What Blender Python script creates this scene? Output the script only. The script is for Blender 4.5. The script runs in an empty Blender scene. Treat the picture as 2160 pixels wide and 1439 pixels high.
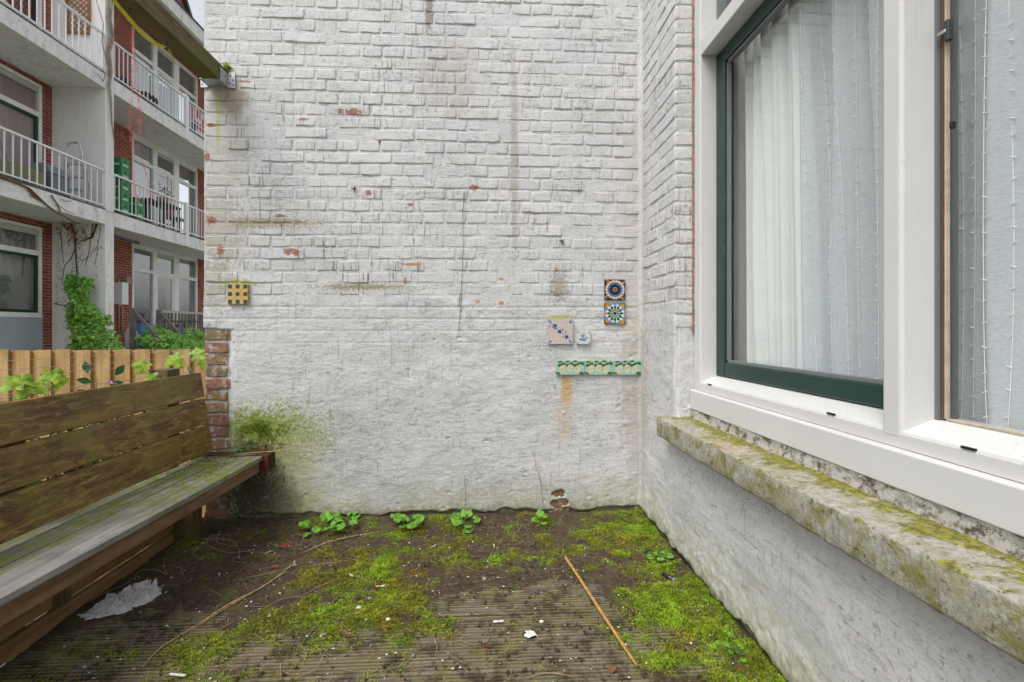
import bpy, math, random
import numpy as np
from mathutils import Vector, Matrix
random.seed(7)
rng = np.random.default_rng(7)
sc = bpy.context.scene
COL = sc.collection
R = math.radians

# ---------------------------------------------------------------- camera
# world: Y runs to the painted wall (Y = 2.6), X to the right, deck top at z = 0, camera 1 m above it
TH = math.atan(58 / 1050); F = 1050.0
cam = bpy.data.cameras.new('camera'); camo = bpy.data.objects.new('camera', cam); COL.objects.link(camo)
camo.location = (0, 0, 1.0); camo.rotation_euler = (R(90), 0, -TH)
cam.sensor_width = 36; cam.lens = 36 * F / 2160; cam.shift_y = -26.5 / 2160
cam.clip_start = 0.02; cam.clip_end = 500
sc.camera = camo
# ---------------------------------------------------------------- sky, sun, exposure
SUN_EL, SUN_AZ = R(58), R(222)          # high, behind the camera, to the left
w = bpy.data.worlds.new('World'); sc.world = w; w.use_nodes = True
nt = w.node_tree; bg = nt.nodes['Background']
sky = nt.nodes.new('ShaderNodeTexSky'); sky.sky_type = 'NISHITA'; sky.sun_disc = False
sky.sun_elevation = SUN_EL; sky.sun_rotation = SUN_AZ
sky.air_density = 1.0; sky.dust_density = 4.0; sky.ozone_density = 1.0
hs = nt.nodes.new('ShaderNodeHueSaturation'); hs.inputs['Saturation'].default_value = 0.22
nt.links.new(sky.outputs[0], hs.inputs['Color']); nt.links.new(hs.outputs[0], bg.inputs['Color'])
bg.inputs['Strength'].default_value = 0.15
sl = bpy.data.lights.new('sun', 'SUN'); sl.energy = 0.7; sl.angle = R(30); sl.color = (1, 0.985, 0.965)
so = bpy.data.objects.new('sun', sl); COL.objects.link(so)
sd = Vector((math.sin(SUN_AZ) * math.cos(SUN_EL), math.cos(SUN_AZ) * math.cos(SUN_EL), math.sin(SUN_EL)))
so.rotation_euler = (-sd).to_track_quat('-Z', 'Y').to_euler(); so.location = sd * 20
vs = sc.view_settings; vs.view_transform = 'Standard'; vs.look = 'None'; vs.gamma = 1; vs.use_curve_mapping = False
vs.exposure = 0.80

# ---------------------------------------------------------------- small helpers
_c, _s = math.cos(TH), math.sin(TH)
def aY(px, py, Y):                      # a photo point on a plane Y = const -> X, Z
    X = Y * math.tan(TH + math.atan((px - 1080) / F)); yc = X * _s + Y * _c
    return X, 1 + (693 - py) * yc / F
def aX(px, py, X):
    Y = X / math.tan(TH + math.atan((px - 1080) / F)); yc = X * _s + Y * _c
    return Y, 1 + (693 - py) * yc / F
def aZ(px, py, Z=0.0):
    yc = (1 - Z) * F / (py - 693); xc = (px - 1080) / F * yc
    return xc * _c + yc * _s, -xc * _s + yc * _c

_tab = rng.random((256, 256))
def vnoise(x, y, seed=0):
    x = np.asarray(x, float) + seed * 17.31; y = np.asarray(y, float) + seed * 7.77
    xi = np.floor(x).astype(int); yi = np.floor(y).astype(int)
    fx = x - xi; fy = y - yi; fx = fx * fx * (3 - 2 * fx); fy = fy * fy * (3 - 2 * fy)
    g = lambda a, b: _tab[a & 255, b & 255]
    return (g(xi, yi) * (1 - fx) + g(xi + 1, yi) * fx) * (1 - fy) + (g(xi, yi + 1) * (1 - fx) + g(xi + 1, yi + 1) * fx) * fy
def fbm(x, y, oc=4, seed=0):
    t = 0; a = 0.5; s = 0
    for o in range(oc):
        t = t + a * vnoise(x, y, seed + o * 3); s += a; a *= 0.5; x = np.asarray(x) * 2.03; y = np.asarray(y) * 2.03
    return t / s - 0.5
def sstep(a, b, x):
    t = np.clip((np.asarray(x, float) - a) / (b - a), 0, 1); return t * t * (3 - 2 * t)

class MB:
    """collects shapes, build() links them as one mesh object"""
    def __init__(s): s.v = []; s.f = []; s.m = []
    def add(s, vs_, fs, mi=0):
        o = len(s.v); s.v += [tuple(p) for p in vs_]; s.f += [tuple(i + o for i in f) for f in fs]; s.m += [mi] * len(fs); return s
    def box(s, x0, x1, y0, y1, z0, z1, mi=0):
        x0, x1 = sorted((x0, x1)); y0, y1 = sorted((y0, y1)); z0, z1 = sorted((z0, z1))
        return s.add([(x0, y0, z0), (x1, y0, z0), (x1, y1, z0), (x0, y1, z0), (x0, y0, z1), (x1, y0, z1), (x1, y1, z1), (x0, y1, z1)],
                     [(0, 3, 2, 1), (4, 5, 6, 7), (0, 1, 5, 4), (1, 2, 6, 5), (2, 3, 7, 6), (3, 0, 4, 7)], mi)
    def prism(s, pts, axis, a0, a1, mi=0):
        """pts: closed outline in the two other axes (order x,y,z without axis)"""
        def mk(p, a):
            q = list(p); q.insert('xyz'.index(axis), a); return q
        n = len(pts); v = [mk(p, a0) for p in pts] + [mk(p, a1) for p in pts]
        f = [(i, (i + 1) % n, n + (i + 1) % n, n + i) for i in range(n)] + [tuple(range(n - 1, -1, -1)), tuple(range(n, 2 * n))]
        return s.add(v, f, mi)
    def tube(s, pts, r, n=6, mi=0, cap=True):
        pts = [Vector(p) for p in pts]; rr = r if hasattr(r, '__len__') else [r] * len(pts)
        v = []; f = []; up = Vector((0.31, 0.17, 0.94))
        for i, p in enumerate(pts):
            d = (pts[min(i + 1, len(pts) - 1)] - pts[max(i - 1, 0)]).normalized()
            if abs(d.dot(up)) > 0.97: up = Vector((1, 0, 0.1)).normalized()
            a = d.cross(up).normalized(); b = d.cross(a)
            for k in range(n):
                t = 2 * math.pi * k / n; v.append(p + (a * math.cos(t) + b * math.sin(t)) * rr[i])
        for i in range(len(pts) - 1):
            for k in range(n):
                f.append((i * n + k, i * n + (k + 1) % n, (i + 1) * n + (k + 1) % n, (i + 1) * n + k))
        if cap: f += [tuple(range(n)), tuple(range((len(pts) - 1) * n, len(pts) * n))[::-1]]
        return s.add(v, f, mi)
    def lathe(s, prof, c=(0, 0, 0), n=16, mi=0):
        v = []; f = []
        for r, z in prof:
            for k in range(n):
                t = 2 * math.pi * k / n; v.append((c[0] + r * math.cos(t), c[1] + r * math.sin(t), c[2] + z))
        for i in range(len(prof) - 1):
            for k in range(n): f.append((i * n + k, i * n + (k + 1) % n, (i + 1) * n + (k + 1) % n, (i + 1) * n + k))
        return s.add(v, f, mi)
    def grid(s, fn, nu, nv, mi=0):
        v = [fn(i / nu, j / nv) for j in range(nv + 1) for i in range(nu + 1)]
        f = [(j * (nu + 1) + i, j * (nu + 1) + i + 1, (j + 1) * (nu + 1) + i + 1, (j + 1) * (nu + 1) + i) for j in range(nv) for i in range(nu)]
        return s.add(v, f, mi)
    def mesh(s, name, mat, smooth=False, fix=True):
        me = bpy.data.meshes.new(name); me.from_pydata(s.v, [], s.f)
        for m in (mat if isinstance(mat, (list, tuple)) else [mat]): me.materials.append(m)
        if max(s.m, default=0): me.polygons.foreach_set('material_index', s.m)
        if smooth: me.polygons.foreach_set('use_smooth', [True] * len(me.polygons))
        if fix:
            import bmesh
            b = bmesh.new(); b.from_mesh(me); bmesh.ops.recalc_face_normals(b, faces=b.faces); b.to_mesh(me); b.free()
        me.update(); return me
    def build(s, name, mat, parent=None, bev=0, smooth=False, fix=True, seg=2):
        o = obj(name, s.mesh(name, mat, smooth or bev > 0, fix), parent)
        if bev:
            b = o.modifiers.new('bevel', 'BEVEL'); b.width = bev; b.segments = seg; b.limit_method = 'ANGLE'; b.angle_limit = R(40)
            b.harden_normals = True
        return o
def obj(name, me, parent=None, loc=None, rot=None):
    o = bpy.data.objects.new(name, me); COL.objects.link(o)
    if parent is not None: o.parent = parent
    if loc is not None: o.location = loc
    if rot is not None: o.rotation_euler = rot
    return o
def tag(o, label=None, cat=None, group=None, kind=None):
    if label: o['label'] = label
    if cat: o['category'] = cat
    if group: o['group'] = group
    if kind: o['kind'] = kind
    return o
def thing(name, label, cat, group=None, loc=(0, 0, 0), rz=0):
    o = obj(name, None, None, loc, (0, 0, rz)); o.empty_display_size = 0.05
    return tag(o, label, cat, group)
def box(name, mat, parent, *b, bev=0): return MB().box(*b).build(name, mat, parent, bev)
def np_mesh(name, v, f, mat, smooth=True, col=None):
    """v (n,3), f (m,3 or 4) arrays"""
    me = bpy.data.meshes.new(name); k = f.shape[1]
    me.vertices.add(len(v)); me.vertices.foreach_set('co', np.ascontiguousarray(v, dtype=np.float32).ravel())
    me.loops.add(f.size); me.loops.foreach_set('vertex_index', np.ascontiguousarray(f, dtype=np.int32).ravel())
    me.polygons.add(len(f)); me.polygons.foreach_set('loop_start', np.arange(0, f.size, k, dtype=np.int32))
    me.polygons.foreach_set('use_smooth', np.full(len(f), smooth, dtype=bool))
    me.update(calc_edges=True); me.validate()
    if col is not None:
        a = me.color_attributes.new('Col', 'FLOAT_COLOR', 'POINT')
        c4 = np.ones((len(v), 4), np.float32); c4[:, :3] = col; a.data.foreach_set('color', c4.ravel())
    me.materials.append(mat); return me
def grid_faces(nx, ny):
    i = np.arange(nx - 1); j = np.arange(ny - 1); I, J = np.meshgrid(i, j)
    a = (J * nx + I).ravel(); return np.stack([a, a + 1, a + 1 + nx, a + nx], 1)

# ---------------------------------------------------------------- material helpers
class NT:
    def __init__(s, name, rough=0.8, spec=0.3):
        s.mat = bpy.data.materials.new(name); s.mat.use_nodes = True
        s.t = s.mat.node_tree; s.b = s.t.nodes['Principled BSDF']; s.out = s.t.nodes['Material Output']
        s.b.inputs['Roughness'].default_value = rough; s.b.inputs['Specular IOR Level'].default_value = spec
        s._pos = None
    def n(s, typ, **kw):
        nd = s.t.nodes.new('ShaderNode' + typ)
        for k, v in kw.items(): setattr(nd, k, v)
        return nd
    def put(s, sock, v):
        if isinstance(v, bpy.types.NodeSocket): s.t.links.new(v, sock)
        elif v is not None:
            if sock.type == 'RGBA' and len(v) == 3: v = (*v, 1)
            sock.default_value = v
    def pos(s):
        if s._pos is None: s._pos = s.n('NewGeometry').outputs['Position']
        return s._pos
    def objco(s): return s.n('TexCoord').outputs['Object']
    def rnd(s): return s.n('ObjectInfo').outputs['Random']
    def map(s, vec, sc_=(1, 1, 1), loc=(0, 0, 0), rot=(0, 0, 0)):
        m = s.n('Mapping'); s.put(m.inputs['Vector'], vec); m.inputs['Scale'].default_value = sc_
        m.inputs['Location'].default_value = loc; m.inputs['Rotation'].default_value = rot; return m.outputs[0]
    def noise(s, scale=5, detail=4, rough=0.6, vec=None, st=None, dist=0):
        nd = s.n('TexNoise'); v = vec if vec is not None else s.pos()
        if st: v = s.map(v, st)
        s.put(nd.inputs['Vector'], v); nd.inputs['Scale'].default_value = scale; nd.inputs['Detail'].default_value = detail
        nd.inputs['Roughness'].default_value = rough; nd.inputs['Distortion'].default_value = dist
        return nd.outputs[0]
    def vor(s, scale, vec=None, feature='F1', out=0):
        nd = s.n('TexVoronoi', feature=feature); s.put(nd.inputs['Vector'], vec if vec is not None else s.pos()); nd.inputs['Scale'].default_value = scale
        return nd.outputs[out]
    def rng(s, v, a, b, c=0.0, d=1.0):
        nd = s.n('MapRange', interpolation_type='SMOOTHSTEP'); s.put(nd.inputs[0], v)
        for i, x in enumerate((a, b, c, d)): nd.inputs[i + 1].default_value = x
        return nd.outputs[0]
    def math(s, op, a, b=None):
        nd = s.n('Math', operation=op); s.put(nd.inputs[0], a)
        if b is not None: s.put(nd.inputs[1], b)
        return nd.outputs[0]
    def mix(s, f, a, b):
        nd = s.n('MixRGB'); s.put(nd.inputs[0], f); s.put(nd.inputs[1], a); s.put(nd.inputs[2], b); return nd.outputs[0]
    def ramp(s, f, stops):
        nd = s.n('ValToRGB'); e = nd.color_ramp.elements
        while len(e) < len(stops): e.new(0.5)
        for el, (p, c) in zip(e, stops): el.position = p; el.color = (*c, 1) if len(c) == 3 else c
        s.put(nd.inputs[0], f); return nd.outputs[0]
    def sep(s, v=None):
        nd = s.n('SeparateXYZ'); s.put(nd.inputs[0], v if v is not None else s.pos()); return nd.outputs
    def blob(s, c, r, nz, soft=0.5, amp=0.8):
        """ragged patch round a world point"""
        m = s.n('VectorMath', operation='SUBTRACT'); s.put(m.inputs[0], s.pos()); m.inputs[1].default_value = c
        d = s.n('VectorMath', operation='DIVIDE'); s.put(d.inputs[0], m.outputs[0]); d.inputs[1].default_value = r
        l = s.n('VectorMath', operation='LENGTH'); s.put(l.inputs[0], d.outputs[0])
        a = s.n('Math', operation='MULTIPLY_ADD'); s.put(a.inputs[0], nz); a.inputs[1].default_value = amp * 2; s.put(a.inputs[2], l.outputs['Value'])
        return s.rng(a.outputs[0], 1 + soft / 2, 1 - soft / 2)
    def col(s, c): s.put(s.b.inputs['Base Color'], c); return s
    def bump(s, h, strength=0.5, dist=0.01, prev=None):
        nd = s.n('Bump'); nd.inputs['Strength'].default_value = strength; nd.inputs['Distance'].default_value = dist
        s.put(nd.inputs['Height'], h)
        if prev is not None: s.put(nd.inputs['Normal'], prev)
        s.put(s.b.inputs['Normal'], nd.outputs[0]); return nd.outputs[0]
def plain(name, c, rough=0.6, spec=0.3, metal=0, var=0.0, scale=30, bump=0):
    m = NT(name, rough, spec); m.b.inputs['Metallic'].default_value = metal
    if var:
        f = m.noise(scale, 4)
        m.col(m.mix(m.rng(f, 0.3, 0.7), tuple(x * (1 - var) for x in c), tuple(min(1, x * (1 + var)) for x in c)))
    else: m.col(c)
    if bump: m.bump(m.noise(scale * 3, 3), bump, 0.002)
    return m.mat
def leafmat(name, c, var=0.35, trans=0.25, scale=14):
    m = NT(name, 0.45, 0.4)
    cc = m.ramp(m.noise(scale, 2), [(0.3, tuple(x * (1 - var) for x in c)), (0.7, tuple(x * (1 + var) for x in c))])
    m.col(cc)
    tr = m.n('BsdfTranslucent'); m.put(tr.inputs['Color'], cc)
    mx = m.n('MixShader'); mx.inputs[0].default_value = trans
    m.t.links.new(m.b.outputs[0], mx.inputs[1]); m.t.links.new(tr.outputs[0], mx.inputs[2]); m.t.links.new(mx.outputs[0], m.out.inputs[0])
    return m.mat

WY = 2.6                      # painted wall plane
def wall(px, py): x, z = aY(px, py, WY); return (x, WY, z)
def wr(dx, dz): return (dx * 0.00247, 0.12, dz * 0.00247)

def paint(name, plaster):
    """old white masonry paint: dirt, streaks, flakes, algae and stains with their own shapes"""
    m = NT(name, 0.62, 0.25)
    n1 = m.noise(2.3, 5, 0.6); n2 = m.noise(14, 6, 0.7); n3 = m.noise(60, 5, 0.65); n4 = m.noise(7, 6, 0.75, dist=0.4)
    c = m.mix(m.rng(n1, 0.35, 0.7), (0.59, 0.585, 0.58), (0.525, 0.53, 0.54))
    c = m.mix(m.math('MULTIPLY', m.rng(n2, 0.48, 0.74), 0.45), c, (0.42, 0.408, 0.39))
    c = m.mix(m.math('MULTIPLY', m.rng(n3, 0.50, 0.72), 0.5), c, (0.36, 0.345, 0.325))
    c = m.mix(m.math('MULTIPLY', m.rng(m.noise(170, 4, 0.75), 0.55, 0.72), 0.35), c, (0.70, 0.69, 0.68))
    # brush and trowel scratches filled with dirt, hairline cracks
    sc1 = m.noise(1, 5, 0.7, vec=m.map(m.pos(), (8, 8, 90), rot=(R(14), 0, 0)), dist=0.3)
    sc2 = m.noise(1, 4, 0.7, vec=m.map(m.pos(), (20, 20, 130), rot=(R(9), R(7), 0)))
    gate = m.rng(m.noise(3.1, 4), 0.40, 0.66)
    c = m.mix(m.math('MULTIPLY', m.math('MULTIPLY', m.rng(sc1, 0.55, 0.66), gate), 0.6 if plaster else 0.5), c, (0.20, 0.185, 0.165))
    c = m.mix(m.math('MULTIPLY', m.math('MULTIPLY', m.rng(sc2, 0.58, 0.67), m.rng(m.noise(5.3, 4), 0.42, 0.6)), 0.75 if plaster else 0.65), c, (0.11, 0.095, 0.08))
    ck = m.n('TexVoronoi', feature='DISTANCE_TO_EDGE'); wv = m.n('VectorMath', operation='ADD'); nzv = m.n('TexNoise'); m.put(nzv.inputs['Vector'], m.pos()); nzv.inputs['Scale'].default_value = 9; nzv.inputs['Detail'].default_value = 5
    m.put(wv.inputs[0], m.pos()); wv2 = m.n('VectorMath', operation='SCALE'); m.put(wv2.inputs[0], nzv.outputs['Color']); wv2.inputs['Scale'].default_value = 0.10; m.put(wv.inputs[1], wv2.outputs[0])
    m.put(ck.inputs['Vector'], wv.outputs[0]); ck.inputs['Scale'].default_value = 5.5
    c = m.mix(m.math('MULTIPLY', m.math('MULTIPLY', m.rng(ck.outputs[0], 0.010, 0.002), m.rng(m.noise(2.4, 3), 0.52, 0.64)), 0.55), c, (0.16, 0.14, 0.12))
    # rain streaks running down
    st = m.noise(1, 4, 0.6, st=(75, 75, 5)); st2 = m.noise(1, 3, 0.7, st=(110, 110, 11))
    dens = m.rng(m.noise(2.1, 3), 0.38, 0.60)
    sk = m.math('MULTIPLY', m.math('MAXIMUM', m.rng(st, 0.57, 0.68), m.math('MULTIPLY', m.rng(st2, 0.58, 0.68), 0.8)), dens)
    c = m.mix(m.math('MULTIPLY', sk, 0.32 if plaster else 0.85), c, (0.12, 0.09, 0.065))
    # fine black speckle and hairline dirt
    sp = m.math('MULTIPLY', m.rng(m.noise(58, 6, 0.8), 0.555, 0.615), m.rng(m.noise(4.5, 4), 0.38, 0.58))
    c = m.mix(m.math('MULTIPLY', sp, 0.6), c, (0.15, 0.135, 0.115))
    # dirt caught on ledges (faces looking up)
    up = m.sep(m.n('NewGeometry').outputs['Normal'])[2]
    c = m.mix(m.math('MULTIPLY', m.rng(up, 0.25, 0.8), m.rng(n4, 0.48, 0.66)), c, (0.20, 0.16, 0.115))
    X, Y, Z = m.sep()
    nzf = m.math('SUBTRACT', n4, 0.5); nzc = m.math('SUBTRACT', m.noise(38, 5, 0.7), 0.5); nzh = m.math('SUBTRACT', m.noise(75, 6, 0.75), 0.5); nzs = m.math('SUBTRACT', m.noise(26, 5, 0.7, st=(1, 1, 0.35)), 0.5)
    def st_(px, py, dx, dz, colr, k, nz=nzf, soft=0.6, amp=0.8):
        nonlocal c
        b = m.blob(wall(px, py), wr(dx, dz), nz, soft, amp)
        c = m.mix(m.math('MULTIPLY', b, k), c, colr)
    # corner grime, bracket drip, cracks, rust
    st_(1345, 850, 38, 160, (0.34, 0.29, 0.23), 0.5, nzc, 1.0, 2.0)
    st_(1335, 500, 30, 260, (0.48, 0.44, 0.38), 0.5, nzc, 1.2, 1.6)
    st_(486, 212, 34, 30, (0.22, 0.15, 0.10), 0.75, nzs, 0.9)
    st_(470, 300, 55, 120, (0.36, 0.33, 0.28), 0.45, nzf, 0.9)
    st_(1180, 605, 18, 32, (0.24, 0.19, 0.15), 0.65, nzh, 0.7, 2.6)
    st_(1195, 822, 11, 34, (0.50, 0.30, 0.09), 0.85, nzs, 1.0, 0.5)
    st_(1192, 875, 18, 60, (0.52, 0.42, 0.28), 0.5, nzs, 1.0)
    st_(560, 470, 95, 10, (0.24, 0.20, 0.09), 0.75, nzh, 0.7, 2.6)
    st_(460, 480, 60, 70, (0.33, 0.29, 0.23), 0.6, nzc, 0.7, 1.6)
    st_(760, 605, 85, 6, (0.22, 0.21, 0.08), 0.8, nzh, 0.7, 2.8)
    st_(455, 600, 40, 55, (0.30, 0.29, 0.22), 0.6, nzc, 0.6, 1.4)
    st_(505, 599, 30, 9, (0.28, 0.31, 0.06), 0.85, nzh, 0.9, 2.0)
    st_(460, 250, 4, 55, (0.34, 0.36, 0.12), 0.7, nzc, 0.8, 1.4)
    st_(1180, 670, 30, 5, (0.36, 0.37, 0.10), 0.8, nzh, 0.8, 1.6)
    st_(1262, 757, 24, 4, (0.33, 0.34, 0.11), 0.7, nzh, 0.8, 1.6)
    st_(1085, 330, 8, 200, (0.30, 0.25, 0.20), 0.5, nzs, 0.8, 1.0)
    st_(905, 20, 7, 40, (0.20, 0.15, 0.12), 0.8, nzc, 0.8, 1.6)
    st_(950, 160, 60, 70, (0.42, 0.38, 0.34), 0.5, nzs, 0.8, 1.6)
    # flakes down to the red brick
    for px, py, dx, dz in ((612, 531, 17, 8), (628, 533, 8, 9), (745, 236, 22, 7), (718, 235, 9, 5), (778, 407, 8, 6), (640, 252, 12, 3),
                           (515, 172, 14, 3), (446, 465, 12, 10), (465, 530, 9, 12), (800, 300, 4, 5), (866, 432, 7, 4), (590, 456, 14, 4),
                           (440, 172, 14, 9), (436, 330, 7, 10), (444, 265, 10, 4), (1000, 395, 14, 5), (1390, 290, 4, 10)):
        st_(px, py, dx * 0.8, dz * 0.9, (0.26, 0.085, 0.05), 0.85, nzh, 0.35, 2.2)
    for px, py, dx, dz in ((855, 593, 4, 8), (1057, 589, 6, 3), (1057, 639, 6, 4), (868, 558, 20, 3), (1008, 637, 4, 3), (1173, 568, 3, 5)):
        st_(px, py, dx, dz, (0.42, 0.20, 0.05), 0.85, nzc, 0.3, 0.5)
    # algae: along the foot of the walls, most at the bench end
    foot = m.math('MULTIPLY', m.rng(m.math('ADD', Z, m.math('MULTIPLY', nzf, 0.35)), 0.30, 0.0), m.rng(n2, 0.25, 0.6))
    c = m.mix(m.math('MULTIPLY', foot, 0.75), c, (0.37, 0.37, 0.21))
    foot2 = m.math('MULTIPLY', m.rng(m.math('ADD', Z, m.math('MULTIPLY', nzc, 0.16)), 0.10, 0.02), 0.85)
    c = m.mix(foot2, c, (0.15, 0.14, 0.065))
    st_(560, 1010, 110, 110, (0.40, 0.40, 0.22), 0.8, nzf, 1.1)
    st_(575, 915, 110, 55, (0.30, 0.33, 0.12), 0.8, nzh, 0.9, 3.0)
    st_(548, 903, 66, 34, (0.19, 0.26, 0.03), 0.9, nzh, 0.8, 3.0)
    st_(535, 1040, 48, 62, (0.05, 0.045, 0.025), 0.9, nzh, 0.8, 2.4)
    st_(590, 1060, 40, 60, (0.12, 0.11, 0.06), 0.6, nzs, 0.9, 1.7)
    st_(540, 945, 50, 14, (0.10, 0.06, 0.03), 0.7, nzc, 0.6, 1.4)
    if plaster:
        pk = m.math('MULTIPLY', m.rng(m.noise(11, 6, 0.75), 0.62, 0.70), 0.5)
        c = m.mix(pk, c, (0.50, 0.46, 0.41))
    m.col(c)
    if plaster:
        h1 = m.noise(1, 6, 0.75, st=(14, 14, 105), dist=0.5); h2 = m.noise(120, 5, 0.7)
        h3 = m.noise(26, 6, 0.75, dist=0.6); p = m.bump(h1, 0.34, 0.010); p = m.bump(h3, 0.35, 0.012, p); m.bump(h2, 0.45, 0.004, p)
    else:
        p = m.bump(m.noise(38, 6, 0.75), 0.45, 0.007); m.bump(m.noise(200, 5, 0.75), 0.45, 0.003, p)
    return m.mat

def wood(name, dark, light, axis='y', green=None, gmask=None, rough=0.75, fine=1.0, spots=0.0):
    m = NT(name, rough, 0.25)
    st = {'x': (2, 45, 45), 'y': (45, 2, 45), 'z': (45, 45, 2)}[axis]
    g = m.noise(1.0 * fine, 6, 0.65, st=st, dist=0.3); b = m.noise(5, 5, 0.7)
    c = m.ramp(g, [(0.28, dark), (0.72, light)])
    c = m.mix(m.math('MULTIPLY', m.rng(b, 0.4, 0.75), 0.65), c, tuple(x * 0.45 for x in dark))
    if spots:
        st2 = {'x': (10, 55, 55), 'y': (55, 10, 55), 'z': (55, 55, 10)}[axis]
        s2 = m.noise(1.0, 6, 0.75, st=st2, dist=0.8)
        c = m.mix(m.math('MULTIPLY', m.rng(s2, 0.46, 0.66), spots), c, m.mix(m.rng(m.noise(3.2, 3), 0.42, 0.6), (0.38, 0.24, 0.08), (0.32, 0.27, 0.07)))
        s3 = m.noise(1.0, 4, 0.7, st=tuple(x * 1.3 for x in st2))
        c = m.mix(m.math('MULTIPLY', m.rng(s3, 0.60, 0.72), 0.8), c, (0.014, 0.010, 0.006))
    if green:
        gm = gmask(m) if gmask else m.rng(m.noise(9, 5, 0.7), 0.45, 0.65)
        c = m.mix(gm, c, green)
    m.col(c); p = m.bump(g, 0.4, 0.003); m.bump(m.noise(160, 4, 0.7), 0.25, 0.002, p)
    return m.mat

M = {}
M['paint'] = paint('white_masonry_paint', False)
M['plaster'] = paint('white_painted_render', True)
def rawbrick():
    m = NT('raw_brick', 0.85, 0.2)
    c = m.ramp(m.rnd(), [(0.0, (0.26, 0.12, 0.09)), (0.35, (0.30, 0.17, 0.105)), (0.65, (0.24, 0.17, 0.09)), (1.0, (0.28, 0.14, 0.12))])
    c = m.mix(m.rng(m.noise(30, 5, 0.7), 0.45, 0.75), c, (0.12, 0.06, 0.04))
    c = m.mix(m.math('MULTIPLY', m.rng(m.noise(22, 5, 0.75), 0.53, 0.64), 0.85), c, (0.50, 0.47, 0.43))
    c = m.mix(m.math('MULTIPLY', m.rng(m.noise(13, 3), 0.52, 0.7), 0.6), c, (0.17, 0.16, 0.04))
    m.col(c); m.bump(m.noise(90, 6, 0.75), 0.8, 0.008); return m.mat
M['raw_brick'] = rawbrick()
M['wood_back'] = wood('dark_weathered_board', (0.062, 0.033, 0.012), (0.27, 0.155, 0.050), 'y', (0.19, 0.165, 0.03),
                      lambda m: m.math('MULTIPLY', m.rng(m.noise(6, 4, 0.7), 0.47, 0.72), 0.65), rough=0.42, spots=0.75)
def seat_green(m):
    X, Y, Z = m.sep(); a = m.rng(Y, 1.45, 2.1); xx = m.rng(X, -1.16, -1.27); nz = m.rng(m.noise(22, 7, 0.85), 0.42, 0.58)
    return m.math('MULTIPLY', m.math('MAXIMUM', a, m.math('MULTIPLY', xx, 0.9)), nz)
M['wood_seat'] = wood('wet_grey_seat_board', (0.11, 0.10, 0.09), (0.38, 0.36, 0.345), 'y', (0.13, 0.165, 0.016), seat_green, rough=0.30)
M['wood_apron'] = wood('brown_rail_wood', (0.12, 0.066, 0.034), (0.27, 0.165, 0.095), 'y')
M['wood_skirt'] = wood('dark_skirt_board', (0.19, 0.105, 0.05), (0.36, 0.22, 0.115), 'y')
M['wood_post'] = wood('post_wood', (0.07, 0.045, 0.02), (0.19, 0.14, 0.075), 'z', (0.10, 0.10, 0.03))
M['wood_end'] = wood('red_end_grain', (0.06, 0.015, 0.010), (0.16, 0.04, 0.025), 'z')
M['wood_bearer'] = wood('dark_bearer', (0.03, 0.017, 0.01), (0.08, 0.045, 0.025), 'x')
M['wood_fence'] = wood('yellow_fence_board', (0.30, 0.165, 0.06), (0.52, 0.34, 0.16), 'z', (0.30, 0.22, 0.07), lambda m: m.math('MULTIPLY', m.rng(m.noise(5, 3), 0.5, 0.7), 0.5))
M['wood_fence_back'] = wood('yellow_fence_rear_board', (0.34, 0.19, 0.065), (0.54, 0.34, 0.14), 'z')
def beam_green(m):
    return m.math('MULTIPLY', m.rng(m.noise(8, 5, 0.75, st=(1, 0.5, 1)), 0.42, 0.62), 0.85)
M['wood_beam'] = wood('mossy_beam', (0.06, 0.042, 0.022), (0.21, 0.16, 0.085), 'y', (0.11, 0.115, 0.015), beam_green)
def deckmat():
    m = NT('grooved_deck_wood', 0.6, 0.3)
    g = m.noise(1, 6, 0.7, st=(3, 60, 60)); c = m.ramp(g, [(0.3, (0.080, 0.064, 0.042)), (0.7, (0.26, 0.215, 0.145))])
    c = m.mix(m.math('MULTIPLY', m.rng(m.noise(5, 6, 0.7), 0.42, 0.62), 0.75), c, (0.15, 0.14, 0.05))
    c = m.mix(m.math('MULTIPLY', m.rng(m.noise(11, 7, 0.8), 0.46, 0.60), 0.9), c, (0.040, 0.028, 0.017))
    m.col(c); m.bump(m.noise(1, 5, 0.7, st=(12, 160, 160)), 0.5, 0.004); return m.mat
M['deck'] = deckmat()
def soilmat():
    m = NT('wet_soil', 0.75, 0.35)
    c = m.ramp(m.noise(55, 6, 0.75), [(0.3, (0.022, 0.015, 0.010)), (0.55, (0.095, 0.064, 0.040)), (0.75, (0.21, 0.155, 0.10))])
    c = m.mix(m.math('MULTIPLY', m.rng(m.noise(9, 5, 0.7), 0.48, 0.68), 0.7), c, (0.12, 0.12, 0.025))
    c = m.mix(m.math('MULTIPLY', m.rng(m.noise(6, 4), 0.5, 0.7), 0.5), c, (0.105, 0.055, 0.032))
    mk = m.n('VertexColor', layer_name='Col').outputs[0]
    c = m.mix(m.rng(mk, 0.15, 0.75, 0, 0.85), c, m.mix(m.rng(m.noise(60, 4, 0.7), 0.35, 0.65), (0.075, 0.085, 0.012), (0.22, 0.24, 0.026)))
    m.col(c); m.bump(m.noise(140, 6, 0.8), 1.0, 0.012); return m.mat
M['soil'] = soilmat()
def mossmat():
    m = NT('moss', 0.75, 0.15); a = m.n('VertexColor', layer_name='Col').outputs[0]; m.col(a)
    tr = m.n('BsdfTranslucent'); m.put(tr.inputs['Color'], a); mx = m.n('MixShader'); mx.inputs[0].default_value = 0.3
    m.t.links.new(m.b.outputs[0], mx.inputs[1]); m.t.links.new(tr.outputs[0], mx.inputs[2]); m.t.links.new(mx.outputs[0], m.out.inputs[0])
    return m.mat
M['moss'] = mossmat()
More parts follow.
